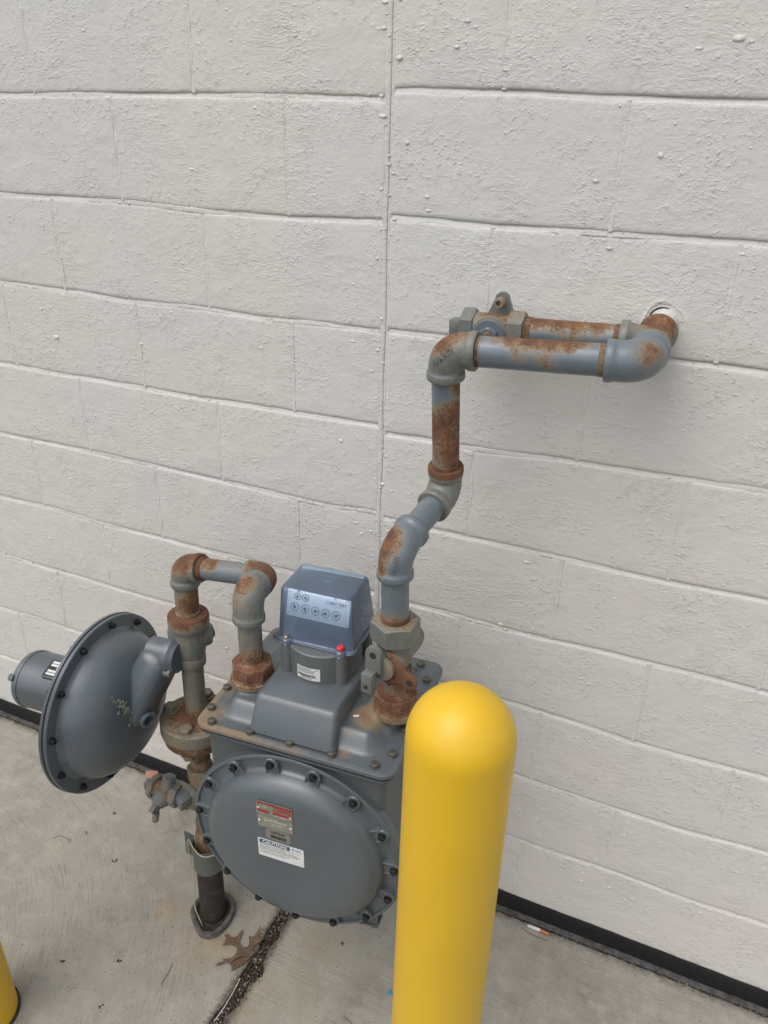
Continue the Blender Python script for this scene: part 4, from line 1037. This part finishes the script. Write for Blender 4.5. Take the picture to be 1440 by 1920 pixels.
# bird dropping stuck on the dome
mb = MB()
def dome_pt(y, z):
    r = math.hypot(y, z)
    for (a0, r0), (a1, r1) in zip(dome, dome[1:]):
        if r1 <= r <= r0: return V((lerp(a0, a1, (r0 - r) / (r0 - r1 + 1e-9)), y, z))
    return V((.0915, y, z))
for i in range(110):
    y = -.055 + random.gauss(0, .008); z = .050 - (y + .055) * 1.2 + random.gauss(0, .013); s_ = random.uniform(.0014, .0042)
    c_ = dome_pt(y, z) + V((.0005, -.0006, .0003))
    mb.add([c_ + V((s_ * random.uniform(.0, .5), s_ * random.uniform(.6, 1.4) * math.cos(q), s_ * random.uniform(.6, 1.4) * math.sin(q))) for q in (0, 1.2, 2.5, 3.8, 5)] + [c_ + V((s_ * .8, 0, 0))], [(0, 1, 5), (1, 2, 5), (2, 3, 5), (3, 4, 5), (4, 0, 5)])
sp = mb.build('bird_dropping', M['splat'], None, sharp=80)
sp.matrix_world = Matrix.Translation(REGC) @ Matrix.Rotation(ryaw, 4, 'Z'); tag(sp, 'pale crusty bird dropping stuck on the grey regulator dome', 'bird dropping')
# valve body on the riser
def rl(P): return rloc(P)
cdl = Matrix.Rotation(-ryaw, 3, 'Z') @ cd
o_ = rl(colm(.775))
MB().lathe(o_, cdl, [(0, .024), (0, .0295), (.003, .0305), (.020, .0305), (.023, .0290), (.026, .0300), (.050, .0345), (.075, .0350), (.088, .0335), (.094, .036), (.098, .0425), (.102, .0435), (.122, .0435), (.126, .0415), (.127, .027)], 48).build('valve_body', M['fit'], regu, local=True,
    rust=lambda p: .17 + (.65 if p.z > o_.z + .1235 else 0) + (.45 if (p.z > o_.z + .105) else 0) + (.3 if p.z > o_.z + .098 and p.y < 0 else 0))
MB().lathe(o_ + V((.0, .0, .066)), V((.55, .83, 0)), [(0, .030), (.040, .029), (.044, .022), (.046, .018), (.052, .016), (.053, .001)], 32).build('valve_bonnet', M['fit'], regu, rust=lambda p: .1, local=True)
MB().box(o_ + V((-.018, -.0, .070)), (.05, .045, .05), bev=.010, seg=3).build('valve_shoulder', M['fit'], regu, rust=lambda p: .12, local=True)

# ================================================================== LOWER VALVES
def plug_head(c, d, up, parent, mat, w_=.0125, l_=.022, thick=.020, rust=None, name='stem_head'):
    """rectangular operating head of a plug valve, standing along d"""
    d = unit(d); u = (V(up) - d * V(up).dot(d)).normalized(); s_ = d.cross(u)
    return MB().box(V(c) + d * thick / 2, (w_, l_, thick), (s_, u, d), .0018).build(name, M[mat], parent, None, rust or (lambda p: .05))
mv = thing('main_gas_valve', 'grey lockable plug valve on the inlet riser beside the round meter cover', 'gas valve', tuple(colm(.42)))
nut(colm(.447), cd, (1, .4, 0), .0335, .042, mv, 'brown', 'valve_hex', lambda p: .12, bore=.0235)
MB().lathe(colm(.375), cd, [(0, .0225), (.01, .026), (.03, .0300), (.055, .029), (.075, .026)], 40).build('valve_body', M['fit'], mv, rust=lambda p: .22)
KD = V((-.35, -.93, -.02)).normalized(); kc = colm(.415)
MB().lathe(kc, KD, [(0, .027), (.022, .0275), (.026, .0265), (.030, .0255), (.031, .020), (.036, .019)], 32).build('valve_core', M['fit'], mv, rust=lambda p: .15)
MB().prism([(-.055, .004), (-.051, .013), (-.040, .017), (-.016, .026), (0, .030), (.016, .028), (.028, .014), (.030, -.004), (.012, -.02), (-.012, -.016), (-.030, -.004), (-.047, -.006), (-.054, -.003)], kc + KD * .026, V((.93, -.35, 0)), V((0, 0, 1)), .006, .0008).build('lock_wing', M['fit'], mv, rust=lambda p: .2)
MB().lathe(kc + KD * .0325 + V((.93, -.35, 0)) * -.042 + V((0, 0, .004)), KD, [(0, .0042), (.0008, .0042)], 14).build('wing_hole_shade', M['ink'], mv)  # flat black disc, painted shade in place of a cut hole
plug_head(kc + KD * .034, KD, (.25, 0, 1), mv, 'fit', .017, .036, .030)

bv = thing('bypass_valve', 'small plugged bypass valve sticking out left of the inlet riser near the ground', 'gas valve', tuple(BRP + XD * .09))
b0 = BRP + XD * .051
pipe(b0 - XD * .004, b0 + XD * .022, .0195, 'nipple', M['pipe'], bv, rust=lambda p: .02)
threads(b0 + XD * .014, XD, .0198, 3, bv, lambda p: .0, mat='bolt2') if False else None
nut(b0 + XD * .018, XD, (0, -.4, 1), .0305, .020, bv, 'fit', 'valve_hex', lambda p: .22, bore=.020)
MB().lathe(b0 + XD * .036, XD, [(0, .0235), (.010, .0225), (.024, .0235), (.044, .0225), (.052, .023)], 32).build('valve_body', M['fit'], bv, rust=lambda p: .55 if p.z > BRP.z + .008 else .25)
nut(b0 + XD * .084, XD, (0, -.4, 1), .0310, .016, bv, 'fit', 'valve_hex', lambda p: .30, n=6)
MB().box(b0 + XD * .108, (.018, .021, .021), (XD, XD.cross(V((0, 0, 1))), V((0, 0, 1))), .002).build('end_plug', M['fit'], bv, rust=lambda p: .12)
MB().lathe(b0 + XD * .054 + V((0, .0, .0)), V((0, .35, 1)), [(0, .022), (.024, .019), (.032, .016), (.040, .0155), (.043, .012)], 28).build('valve_bonnet', M['fit'], bv, rust=lambda p: .15)
K2 = V((-.10, -.80, -.45)).normalized(); kc2 = b0 + XD * .058
MB().lathe(kc2, K2, [(0, .022), (.026, .0225), (.030, .0215), (.031, .017), (.038, .0165)], 28).build('valve_core', M['fit'], bv, rust=lambda p: .2)
plug_head(kc2 + K2 * .034, K2, (.15, -.3, 1), bv, 'fit', .013, .032, .024)
MB().lathe(kc2 + K2 * .044 + V((0, 0, -.016)), V((-.1, -.2, -1)), [(0, .0085), (.024, .008), (.026, .0065), (.026, .003), (.02, .003)], 16).build('stop_pin', M['fit'], bv, rust=lambda p: .1)

# ================================================================== OUTLET PIPEWORK (right run)
A0 = V((-.419, -.34, 1.192)); B0 = V((-.392, -.17, 1.234)); C0 = V((-.393, -.215, 1.507)); D0 = V((-.089, -.195, 1.519)); T0 = V((-.087, -.09, 1.528)); W0 = V((-.083, .0, 1.543))
UR = V((-.4105, -.333, .860))
outp = thing('outlet_pipework', 'rust patched grey outlet pipe climbing in an S bend and entering the white wall', 'gas pipes', tuple(UR))
RP = .0247
swivel((UR.x, UR.y, .848), outp, (1, -.2, 0))
vert = (A0 - UR).normalized()
def vz(z): return lerp(UR, A0, (z - UR.z) / (A0.z - UR.z))
pipe(vz(.86), vz(.935), .0225, 'nipple', M['fit'], outp, rust=RB([(vz(.87).x, vz(.87).y, .87, .04, .7), (vz(.93).x + .02, vz(.93).y, .92, .04, .7)], .12))
pipe(vz(1.05), vz(1.165), .0243, 'nipple', M['pipe'], outp, rust=RB([(vz(1.05).x, vz(1.05).y - .01, 1.05, .034, .8)], .02))
threads(vz(1.0530), vert, .0248, 4, outp, lambda p: .75)
dAB = (B0 - A0).normalized(); rv = (C0 - B0).normalized(); hx = (D0 - C0).normalized(); yd = (T0 - D0).normalized()
elbow(A0, -vert, dAB, .052, RP, outp, RB([(A0.x - .026, A0.y - .004, A0.z + .014, .050, 1.0), (A0.x - .022, A0.y - .018, A0.z - .024, .030, .85)], .0), Lb=.060, mat='pipe')
pipe(A0 + dAB * .05, B0 - dAB * .04, .0232, 'nipple', M['pipe'], outp, rust=RB([(lerp(A0, B0, .6).x - .01, lerp(A0, B0, .6).y, lerp(A0, B0, .6).z + .02, .02, .35), (A0 + dAB * .06)[:] + (.03, .3)], .0))
elbow(B0, -dAB, rv, .050, RP, outp, RB([(B0.x, B0.y, B0.z + .045, .036, .9)], .12), Lb=.050, rband=1.27)
MB().lathe(B0 + rv * .044, rv, [(0, RP), (.001, RP * 1.30), (.010, RP * 1.31), (.0125, RP * 1.27), (.013, RP)], 40).build('rusty_collar', M['thread'], outp, rust=lambda p: .8)
threads(B0 + rv * .055, rv, RP * .99, 4, outp, lambda p: .8)
RR_ = .0238
def rv_(t): return lerp(B0, C0, t)
ru_r = [(rv_(.25)[0] - .012, rv_(.25)[1] - .020, rv_(.25)[2] + .025, .045, .55), (rv_(.45)[0], rv_(.45)[1] - .02, rv_(.45)[2] + .01, .052, 1.0), (rv_(.62)[0] + .02, rv_(.62)[1] - .012, rv_(.62)[2], .034, .95), (rv_(.35)[0] + .02, rv_(.35)[1] - .012, rv_(.35)[2], .05, .95), (rv_(.74)[0] + .024, rv_(.74)[1] - .006, rv_(.74)[2] + .01, .026, .8), (rv_(.26)[0] + .022, rv_(.26)[1] - .012, rv_(.26)[2], .04, .9)]
pipe(B0 + rv * .054, C0 - rv * .045, RR_, 'pipe', M['pipe'], outp, rust=RB(ru_r), n=50, seg=48)
threads(C0 - rv * .050, rv, RR_ * 1.01, 3, outp, lambda p: .1)
elbow(C0, -rv, hx, .050, RP, outp, RB([(C0.x - .012, C0.y - .006, C0.z + .032, .050, .92), (C0.x - .030, C0.y - .01, C0.z + .008, .03, .7), (C0.x + .02, C0.y - .01, C0.z + .035, .03, .6)], .06), Lb=.052)
threads(C0 + hx * .052, hx, RP * .99, 4, outp, lambda p: .45)
def hp(t): return lerp(C0, D0, t)
topr = [(hp(t)[0], hp(t)[1] - .004, hp(t)[2] + .027, r, a) for t, r, a in ((.27, .025, .6), (.36, .030, .85), (.45, .032, 1.0), (.55, .034, 1.0), (.63, .030, .95), (.70, .022, .8))] + [(hp(.54)[0], hp(.54)[1] - .02, hp(.54)[2] + .004, .026, .55), (hp(.40)[0], hp(.40)[1] - .02, hp(.40)[2] + .01, .024, .5), (hp(.8)[0], hp(.8)[1], hp(.8)[2] + .026, .02, .5)]
pipe(C0 + hx * .058, D0 - hx * .052, .0250, 'pipe', M['pipe'], outp, rust=RB(topr), n=60, seg=48)
threads(D0 - hx * .064, hx, .0252, 6, outp, lambda p: .28)
elbow(D0, -hx, yd, .054, .0262, outp, RB([(D0.x + .016, D0.y - .012, D0.z + .024, .036, .75), (D0.x + .024, D0.y - .02, D0.z + .0, .028, .55)], .03), Lb=.056, mat='pipe', rband=1.25)
tw = (W0 - T0).normalized()
bk = V((-1, -.004, -.030)).normalized()
tee(T0, [-yd, tw, bk], [.046, .046, .052], .0245, outp, RB([(T0.x, T0.y + .02, T0.z + .03, .045, .8), (T0.x - .01, T0.y, T0.z + .03, .03, .55)], .12))
MB().lathe(T0 + tw * .040, tw, [(0, .0235), (.01, .0238), (.09, .0238)], 36).build('wall_pipe', M['wall'], outp, label='white painted pipe stub entering the wall')
pipe(T0 + bk * .05, T0 + bk * .215, .0236, 'pipe', M['pipe'], outp, n=40, rust=RB([tuple(T0 + bk * s_ + V((0, -.004, .026))) + (.034, .98) for s_ in (.09, .12, .15, .18)] + [tuple(T0 + bk * .13 + V((0, -.018, .010))) + (.03, .5)] + [tuple(T0 + bk * .065 + V((0, 0, .02))) + (.02, .45)], .03))
threads(T0 + bk * .052, bk, .0240, 4, outp, lambda p: .5)
mb = MB(); rg = []
for i in range(26):
    a = rad(75 + 105 * i / 25); t_ = math.sin(math.pi * i / 25); r0 = .0215; r1 = .0240 + .0026 * t_ * (1 + .6 * noise.noise(V((i * .9, 2, 3))))
    rg.append([V((W0.x + math.cos(a) * r0, -.0030, W0.z + math.sin(a) * r0)), V((W0.x + math.cos(a) * r1, -.0030, W0.z + math.sin(a) * r1)), V((W0.x + math.cos(a) * r1, .01, W0.z + math.sin(a) * r1)), V((W0.x + math.cos(a) * r0, .01, W0.z + math.sin(a) * r0))])
mb.loft(rg).build('stub_gap_shade', M['crack'], outp)  # dark crescent painted as the shade in the gap round the stub
mb = MB(); rg = []
for i in range(61):
    a = 2 * math.pi * i / 60; n1 = noise.noise(V((math.cos(a) * 2, math.sin(a) * 2, 5))); r0 = .0285 + .003 * n1; r1 = r0 + .012 + .010 * noise.noise(V((math.cos(a) * 1.2, math.sin(a) * 1.2, 9)))
    hh = .0004 + .0005 * noise.noise(V((math.cos(a) * 2.5, math.sin(a) * 2.5, 1)))
    rg.append([V((W0.x + math.cos(a) * q, y_, W0.z + math.sin(a) * q)) for q, y_ in ((r0, .004), (r0 + .0015, -hh), ((r0 + r1) / 2, -hh * .7), (r1, .0006), (r1, .004))])
mb.loft(rg).build('wall_patch', M['wall'], wall, sharp=80)
# cast lettering on the upper elbow
wu = (hx * .76 + V((0, 0, .65))).normalized(); wn = V((0, -1, 0)).cross(V((0, 0, 1)))
fr_n = (V((0, -1, 0))).normalized(); lux = (wu - fr_n * wu.dot(fr_n)).normalized(); luy = fr_n.cross(lux)
def cyl_bend(q):
    r = RP * 1.20; return V((q.x, q.y, q.z - (1 - math.cos(min(1.2, abs(q.y) / r))) * r - abs(q.x) * .06))
put_text('WARD', .0150, C0 + V((.004, -RP * 1.20, -.006)) + lux * -.001 + luy * .000, lux, luy, M['fit'], outp, 'cast_lettering', extrude=.0007, bold=.0002, bend=cyl_bend)
put_text('WARD', .012, A0 + V((.012, -RP * 1.19, -.012)), V((.25, 0, 1)).normalized(), fr_n.cross(V((.25, 0, 1)).normalized()), M['fit'], outp, 'cast_lettering', extrude=.0008, bend=lambda q: V((q.x, q.y, q.z - (abs(q.y) ** 2) * 20)))

# upper bypass valve at the left end of the back pipe
uv = thing('upper_bypass_valve', 'grey plug valve with square end plug behind the top elbow beside the wall', 'gas valve', tuple(T0 + bk * .26))
v0 = T0 + bk * .208; zu = (V((0, 0, 1)) - bk * bk.z).normalized(); yu = bk.cross(zu)   # yu ~ towards camera or wall
if yu.y > 0: yu = -yu
threads(T0 + bk * .196, bk, .0242, 5, uv, lambda p: .55)
mdir = lambda a: (yu * math.cos(a) + zu * math.sin(a))
nut(v0, bk, yu, .0340, .028, uv, 'fit', 'valve_hex', lambda p: .35 if p.z > v0.z + .02 else .08, n=6, rot=math.pi / 6, bore=.0235, chamf=.05)
MB().lathe(v0 + bk * .020, bk, [(0, .028), (.012, .0265), (.034, .0275), (.060, .0265), (.070, .028)], 36).build('valve_body', M['fit'], uv, rust=RB([tuple(v0 + bk * .05 + V((0, -.01, .028))) + (.04, .55), tuple(v0 + bk * .02 + V((0, -.018, .018))) + (.03, .4)], .1))
nut(v0 + bk * .086, bk, yu, .0340, .024, uv, 'fit', 'valve_hex', lambda p: .08, n=6, rot=math.pi / 6, chamf=.05)
MB().box(v0 + bk * .122, (.022, .026, .026), (bk, yu, zu), .002).build('end_plug', M['fit'], uv, rust=lambda p: .03)
K3 = (yu * .92 - zu * .10).normalized(); kc3 = v0 + bk * .054
MB().lathe(kc3, K3, [(0, .026), (.028, .0265), (.0335, .0265), (.035, .0255), (.0355, .018)], 40).build('valve_core', M['pipe'], uv, rust=lambda p: .05)
MB().lathe(kc3, K3, [(.024, .0305), (.030, .0300), (.031, .0275)], 40).build('core_seat', M['fit'], uv, rust=lambda p: .3)
nut(kc3 + K3 * .035, K3, zu, .0165, .009, uv, 'pipe', 'core_nut', lambda p: 0, n=6, chamf=.2)
MB().lathe(kc3 + K3 * .043, K3, [(0, .0085), (.010, .0080), (.0105, .005), (.007, .004)], 18).build('threaded_stem', M['thread'], uv, rust=lambda p: .4)
# lock wing standing up behind, with threaded stub
wc = v0 + bk * .045 + zu * .024 - yu * .004
MB().prism([(-.024, 0), (-.013, .024), (-.010, .033), (-.004, .0375), (.004, .0375), (.010, .033), (.013, .024), (.022, 0)], wc, -bk, zu, -.010, .0).build('lock_wing', M['fit'], uv, rust=lambda p: .03)
MB().lathe(wc + zu * .0225 + yu * .006, yu, [(0, .0092), (.016, .0090), (.017, .0078), (.017, .0045), (.010, .004)], 24).build('threaded_stub', M['brown'], uv, rust=lambda p: .15)

# meter shut-off valve on the outlet
sv = thing('meter_shutoff_valve', 'grey and rusty lockable shutoff valve standing on the meter outlet below the S bend', 'gas valve', tuple(vz(.98)))
nut(vz(1.013), vert, (.85, -.5, 0), .0450, .040, sv, 'fit', 'valve_hex', lambda p: .36 if p.z > 1.0515 else .06, n=6, bore=.0255, chamf=.07)
MB().lathe(vz(.945), vert, [(0, .024), (.014, .0265), (.03, .030), (.055, .033), (.072, .036)], 44).build('valve_body', M['fit'], sv, rust=lambda p: .75 if p.z < .962 else (.42 if p.z < .985 and p.x > -.42 else .08))
nut(vz(.925), vert, (.85, -.5, 0), .0300, .026, sv, 'thread', 'valve_hex', lambda p: .7, n=6, chamf=.05)
K4 = V((-.10, -.99, .0)).normalized(); kc4 = vz(.985)
MB().lathe(kc4, -K4, [(0, .030), (.040, .0305), (.055, .029), (.058, .027), (.062, .027), (.066, .022)], 40).build('valve_bonnet', M['fit'], sv, rust=lambda p: .1 if p.y < kc4.y + .052 else .5)
MB().lathe(kc4 + V((0, 0, -.010)), K4, [(0, .030), (.030, .030), (.036, .0285), (.038, .0235), (.050, .0225), (.0515, .020)], 40).build('valve_core', M['fit'], sv, rust=lambda p: .28 if p.x > kc4.x else .02)
sx4 = V((.99, -.10, 0)); fr = kc4 + K4 * .034
MB().prism([(.004, .034), (.014, .030), (.040, .006), (.056, -.002), (.064, -.012), (.062, -.024), (.052, -.029), (.036, -.024), (.018, -.026), (.0, -.018)], fr + V((0, 0, -.010)), sx4, V((0, 0, 1)), .009, .001).build('lock_lug', M['thread'], sv, rust=lambda p: .9 if p.z < .99 else .4, label='rust brown locking lug')
MB().lathe(fr + sx4 * .0525 + V((0, 0, -.024)) + K4 * .0092, K4, [(0, .0062), (.0006, .0062)], 18).build('lug_hole_shade', M['crack'], sv)  # disc on the lug, coloured as the shade of its hole
# upright locking tab
tb = fr + K4 * .018 + V((0, 0, -.010)); tz = [(-.0155, -.004), (.0155, -.004)] + [(.0155 * math.cos(a), .033 + .0155 * math.sin(a)) for a in [math.pi * i / 12 for i in range(0, 13)]]
MB().prism(tz, tb - sx4 * .012, sx4, V((0, 0, 1)), .009, .0012).build('lock_tab', M['fit'], sv, rust=lambda p: .0, label='upright grey locking tab with a round hole')
MB().lathe(tb - sx4 * .012 + V((0, 0, .032)) + K4 * .0092, K4, [(0, .0065), (.0006, .0065)], 20).build('tab_hole_shade', M['crack'], sv)  # dark disc on the tab, hole shade put into the colour
MB().box(tb - sx4 * .014 + K4 * .018 + V((0, 0, -.018)), (.021, .020, .040), (sx4, K4, V((0, 0, 1))), .0015).build('stem_head', M['fit'], sv, rust=lambda p: 0)
MB().lathe(tb - sx4 * .014 + K4 * .0285 + V((0, 0, -.024)), K4, [(0, .0042), (.0005, .0042)], 16).build('stem_hole_shade', M['crack'], sv)  # dark disc on the stem head, painted as hole shade

# ================================================================== LITTER AND GRIT
LEAF = [(-0.8185, -0.406), (-0.8188, -0.3921), (-0.8211, -0.3841), (-0.8296, -0.3802), (-0.8222, -0.3716), (-0.8134, -0.3767), (-0.804, -0.375), (-0.7996, -0.3678), (-0.7999, -0.3574), (-0.7947, -0.3472), (-0.7909, -0.3612), (-0.7883, -0.373), (-0.7805, -0.381), (-0.77, -0.3851), (-0.761, -0.381), (-0.7608, -0.3733), (-0.7649, -0.3649), (-0.774, -0.3548), (-0.763, -0.3536), (-0.7594, -0.3428), (-0.7592, -0.3202), (-0.7545, -0.334), (-0.7499, -0.3476), (-0.7413, -0.3489), (-0.7343, -0.3457), (-0.7393, -0.3583), (-0.7448, -0.366), (-0.7458, -0.3766), (-0.7428, -0.3853), (-0.7343, -0.3827), (-0.7384, -0.3983), (-0.7424, -0.41), (-0.7446, -0.4183), (-0.75, -0.4294), (-0.7555, -0.4403), (-0.7615, -0.4502), (-0.7667, -0.4406), (-0.774, -0.4354), (-0.7843, -0.4353), (-0.7948, -0.4462), (-0.802, -0.4579), (-0.8012, -0.4442), (-0.793, -0.4356), (-0.7998, -0.4313), (-0.7913, -0.4287), (-0.7808, -0.4214), (-0.7774, -0.4112), (-0.7775, -0.4012), (-0.7837, -0.3939), (-0.7935, -0.3908), (-0.8048, -0.3934), (-0.8135, -0.3999)]
leaf = thing('oak_leaf', 'dry brown lobed oak leaf lying by the crack in the concrete', 'leaf', (-.775, -.395, 0))
bm = bmesh.new(); vv = [bm.verts.new((x, y, 0)) for x, y in LEAF]; f = bm.faces.new(vv); bmesh.ops.triangulate(bm, faces=[f])
bmesh.ops.subdivide_edges(bm, edges=bm.edges[:], cuts=2, use_grid_fill=True); bmesh.ops.triangulate(bm, faces=bm.faces[:])
for v in bm.verts:
    d = math.hypot(v.co.x + .775, v.co.y + .395)
    v.co.z = .0035 + d * d * 1.2 + noise.noise(V((v.co.x * 40, v.co.y * 40, 1))) * .0022
r = bmesh.ops.extrude_face_region(bm, geom=bm.faces[:])
for v in [g for g in r['geom'] if isinstance(g, bmesh.types.BMVert)]: v.co.z += .0005
bm.verts.index_update(); mb = MB().add([v.co.copy() for v in bm.verts], [tuple(v.index for v in f.verts) for f in bm.faces]); bm.free()
mb.build('leaf_blade', M['leaf'], leaf, sharp=60)
MB().sweep([V((-.747, -.405, .0062)), V((-.765, -.400, .0066)), V((-.790, -.385, .0072)), V((-.81, -.382, .0078))], [.0008, .0008, .0006, .0004], 6).build('midrib', M['leaf'], leaf)
MB().sweep([V((-.7435, -.400, .009)), V((-.757, -.408, .015)), V((-.770, -.420, .0145)), V((-.776, -.437, .007))], [.0012, .0035, .0035, .0012], 8).build('curled_lobe', M['leaf'], leaf)

def scrap(name, pts, z, mat, label, cat):
    c_ = V((sum(p[0] for p in pts) / len(pts), sum(p[1] for p in pts) / len(pts), 0)); n_ = len(pts)
    vs = [V((x, y, z + noise.noise(V((x * 70, y * 70, 2))) * .003)) for x, y in pts] + [V((c_.x, c_.y, z + .004))]
    fs = [(i, (i + 1) % n_, n_) for i in range(n_)]
    vs2 = [v - V((0, 0, .0012)) for v in vs]; fs += [(b + n_ + 1, a + n_ + 1, 2 * n_ + 1) for a, b in [(i, (i + 1) % n_) for i in range(n_)]]
    fs += [(i, i + n_ + 1, (i + 1) % n_ + n_ + 1, (i + 1) % n_) for i in range(n_)]
    return tag(MB().add(vs + vs2, fs).build(name, mat, sharp=20), label, cat)
cx_, cy_ = -1.338, -.028
scrap('leaf_scrap', [(cx_ + math.cos(a) * r_ * 1.5, cy_ + math.sin(a) * r_) for a, r_ in ((0, .018), (.7, .016), (1.3, .020), (2.1, .015), (2.9, .019), (3.7, .014), (4.4, .018), (5.3, .015))], .010, M['chip'], 'reddish scrap of dry leaf in the dirt at the foot of the wall', 'leaf')
scrap('plastic_scrap', [(-.400, -.330), (-.391, -.333), (-.387, -.341), (-.394, -.339), (-.399, -.344)], .004, M['cyan'], 'tiny bright blue scrap on the concrete just left of the yellow bollard', 'litter')
cig = thing('cigarette_butt', 'flattened cigarette butt with orange filter in the joint by the wall', 'cigarette butt', (-.111, -.032, 0))
ca_ = V((-.140, -.0325, .004)); cb_ = V((-.108, -.0325, .0045)); cc_ = V((-.084, -.0335, .0035))
MB().sweep([lerp(ca_, cb_, t) for t in (0, .3, .6, 1)], [.0030, .0040, .0043, .0040], 12).build('paper_end', M['cig'], cig)
MB().sweep([lerp(cb_, cc_, t) for t in (0, .5, 1)], [.0042, .0042, .0038], 12).build('filter', M['filt'], cig)

def grit(name, n, fn, mat, kind='stuff'):
    mb = MB()
    for i in range(n):
        x, y, z, s_ = fn()
        q = Quaternion((random.random(), random.random(), random.random(), random.random())).normalized()
        vs = [V((x, y, z)) + q @ V(c_) * s_ * random.uniform(.6, 1.3) for c_ in ((1, 0, 0), (-1, 0, 0), (0, 1, 0), (0, -1, 0), (0, 0, .8), (0, 0, -.8))]
        mb.add(vs, [(0, 2, 4), (2, 1, 4), (1, 3, 4), (3, 0, 4), (2, 0, 5), (1, 2, 5), (3, 1, 5), (0, 3, 5)])
    return mb.build(name, mat, kind=kind, sharp=10)
LC_ = [(-.738, -.024), (-.74, -.12)] + CL + [(-.738, -.64), (-.737, -1.0)]; RC_ = [(-.714, -.024), (-.712, -.12)] + CR + [(-.712, -.64), (-.713, -1.0)]
def xat(P, y):
    for (x0, y0), (x1, y1) in zip(P, P[1:]):
        if y1 <= y <= y0: return lerp(x0, x1, (y0 - y) / (y0 - y1 + 1e-9))
    return P[-1][0]
def g_crack():
    y = random.uniform(-1.0, -.03); a, b = xat(LC_, y), xat(RC_, y); t = random.random(); s_ = random.choice((.0009, .0014, .002, .0026, .0036))
    edge = min(t, 1 - t); return lerp(a, b, t), y, -.013 + .009 * random.random() + (.5 - abs(t - .5)) * .004, s_
grit('crack_debris', 5200, g_crack, M['grit_d']); grit('crack_debris', 1100, g_crack, M['grit_l']); grit('crack_debris', 500, g_crack, flat('red_brown_grit', (.10, .045, .03), .95))
def g_edge():
    y = random.uniform(-1.0, -.03); s_ = random.choice((.0006, .001, .0016)); side_ = random.random() < .5
    x = (xat(LC_, y) - abs(random.gauss(0, .006))) if side_ else (xat(RC_, y) + abs(random.gauss(0, .007))); return x, y, s_ * .4, s_
grit('crack_debris', 1500, g_edge, M['grit_d'])
def g_wall():
    x = random.uniform(-3, 1.2); s_ = random.choice((.0006, .001, .0015, .0022)); return x, -.022 + random.gauss(0, .0045), random.uniform(-.004, .001), s_
grit('wall_joint_debris', 6500, g_wall, M['grit_d']); grit('wall_joint_debris', 900, g_wall, M['grit_l'])
def g_slab():
    x = random.uniform(-1.9, .6); y = random.uniform(-.9, -.05); s_ = random.choice((.0005, .0007, .001, .0013)); return x, y, s_ * .4, s_
grit('scattered_grit', 1500, g_slab, M['grit_d'])
def g_sleeve():
    a = random.uniform(0, 6.28); r_ = random.uniform(.032, .05); return -.893 + math.cos(a) * r_, -.34 + math.sin(a) * r_, .002, random.choice((.001, .002, .003))
grit('sleeve_debris', 260, g_sleeve, M['grit_d'])
# individually visible crumbs
for x, y, lab in ((-1.027, -.540, 'dark crumb on the bare concrete left of the oak leaf'), (-1.149, -.596, 'dark crumb on the concrete nearest the corner bollard'), (-.99, -.638, 'dark crumb on the concrete at the bottom edge below the pipe sleeve'),
                  (-1.234, -.321, 'dark crumb on the concrete below the regulator'), (-.554, -.274, 'dark crumb on the right slab under the round meter cover'), (-.223, -.153, 'dark crumb on the concrete right of the large yellow bollard'),
                  (-1.34, -.19, 'dark crumb on the concrete just under the regulator rim'), (-1.37, -.28, 'dark crumb on the concrete at the left edge')):
    n0 = random.randint(4, 7); mb = MB()
    for i in range(n0):
        s_ = random.uniform(.0012, .0028); c_ = V((x + random.gauss(0, .003), y + random.gauss(0, .003), s_ * .6))
        mb.lathe(c_ - V((0, 0, s_ * .7)), (random.gauss(0, .4), random.gauss(0, .4), 1), [(0, s_ * .5), (s_ * .6, s_), (s_ * 1.3, s_ * .7), (s_ * 1.6, s_ * .1)], 6)
    tag(mb.build('dirt_crumb', M['grit_d']), lab, 'dirt', 'dirt crumbs on the concrete')
# dried stalks
for lab, pts in (('curved dark stalk on the concrete at the left below the regulator', [(-1.44, -.33), (-1.425, -.318), (-1.40, -.317), (-1.385, -.325)]), ('thin dark stalk on the concrete below the pipe sleeve', [(-.905, -.49), (-.898, -.51), (-.897, -.53), (-.893, -.545)]),
                 ('thin dark stalk lying beside the cigarette butt', [(-.155, -.043), (-.12, -.052), (-.085, -.050)]), ('thin dark stalk on the right slab beside the bollard foot', [(-.47, -.43), (-.45, -.435), (-.43, -.45)])):
    P = [V((x, y, .0012 + .002 * math.sin(i * 1.3) ** 2)) for i, (x, y) in enumerate(pts)]
    tag(MB().sweep(smooth_path(P, 5), .0006, 5).build('dry_stalk', M['grit_d']), lab, 'stalk', 'dry stalks on the concrete')
# pale string lying in the slab joint
tag(MB().sweep(smooth_path([V((-.7355, -.452, -.001)), V((-.733, -.49, -.003)), V((-.7325, -.53, -.003)), V((-.735, -.56, -.002))], 6), .0011, 6).build('string', M['label']), 'short pale string lying along the slab joint', 'string')
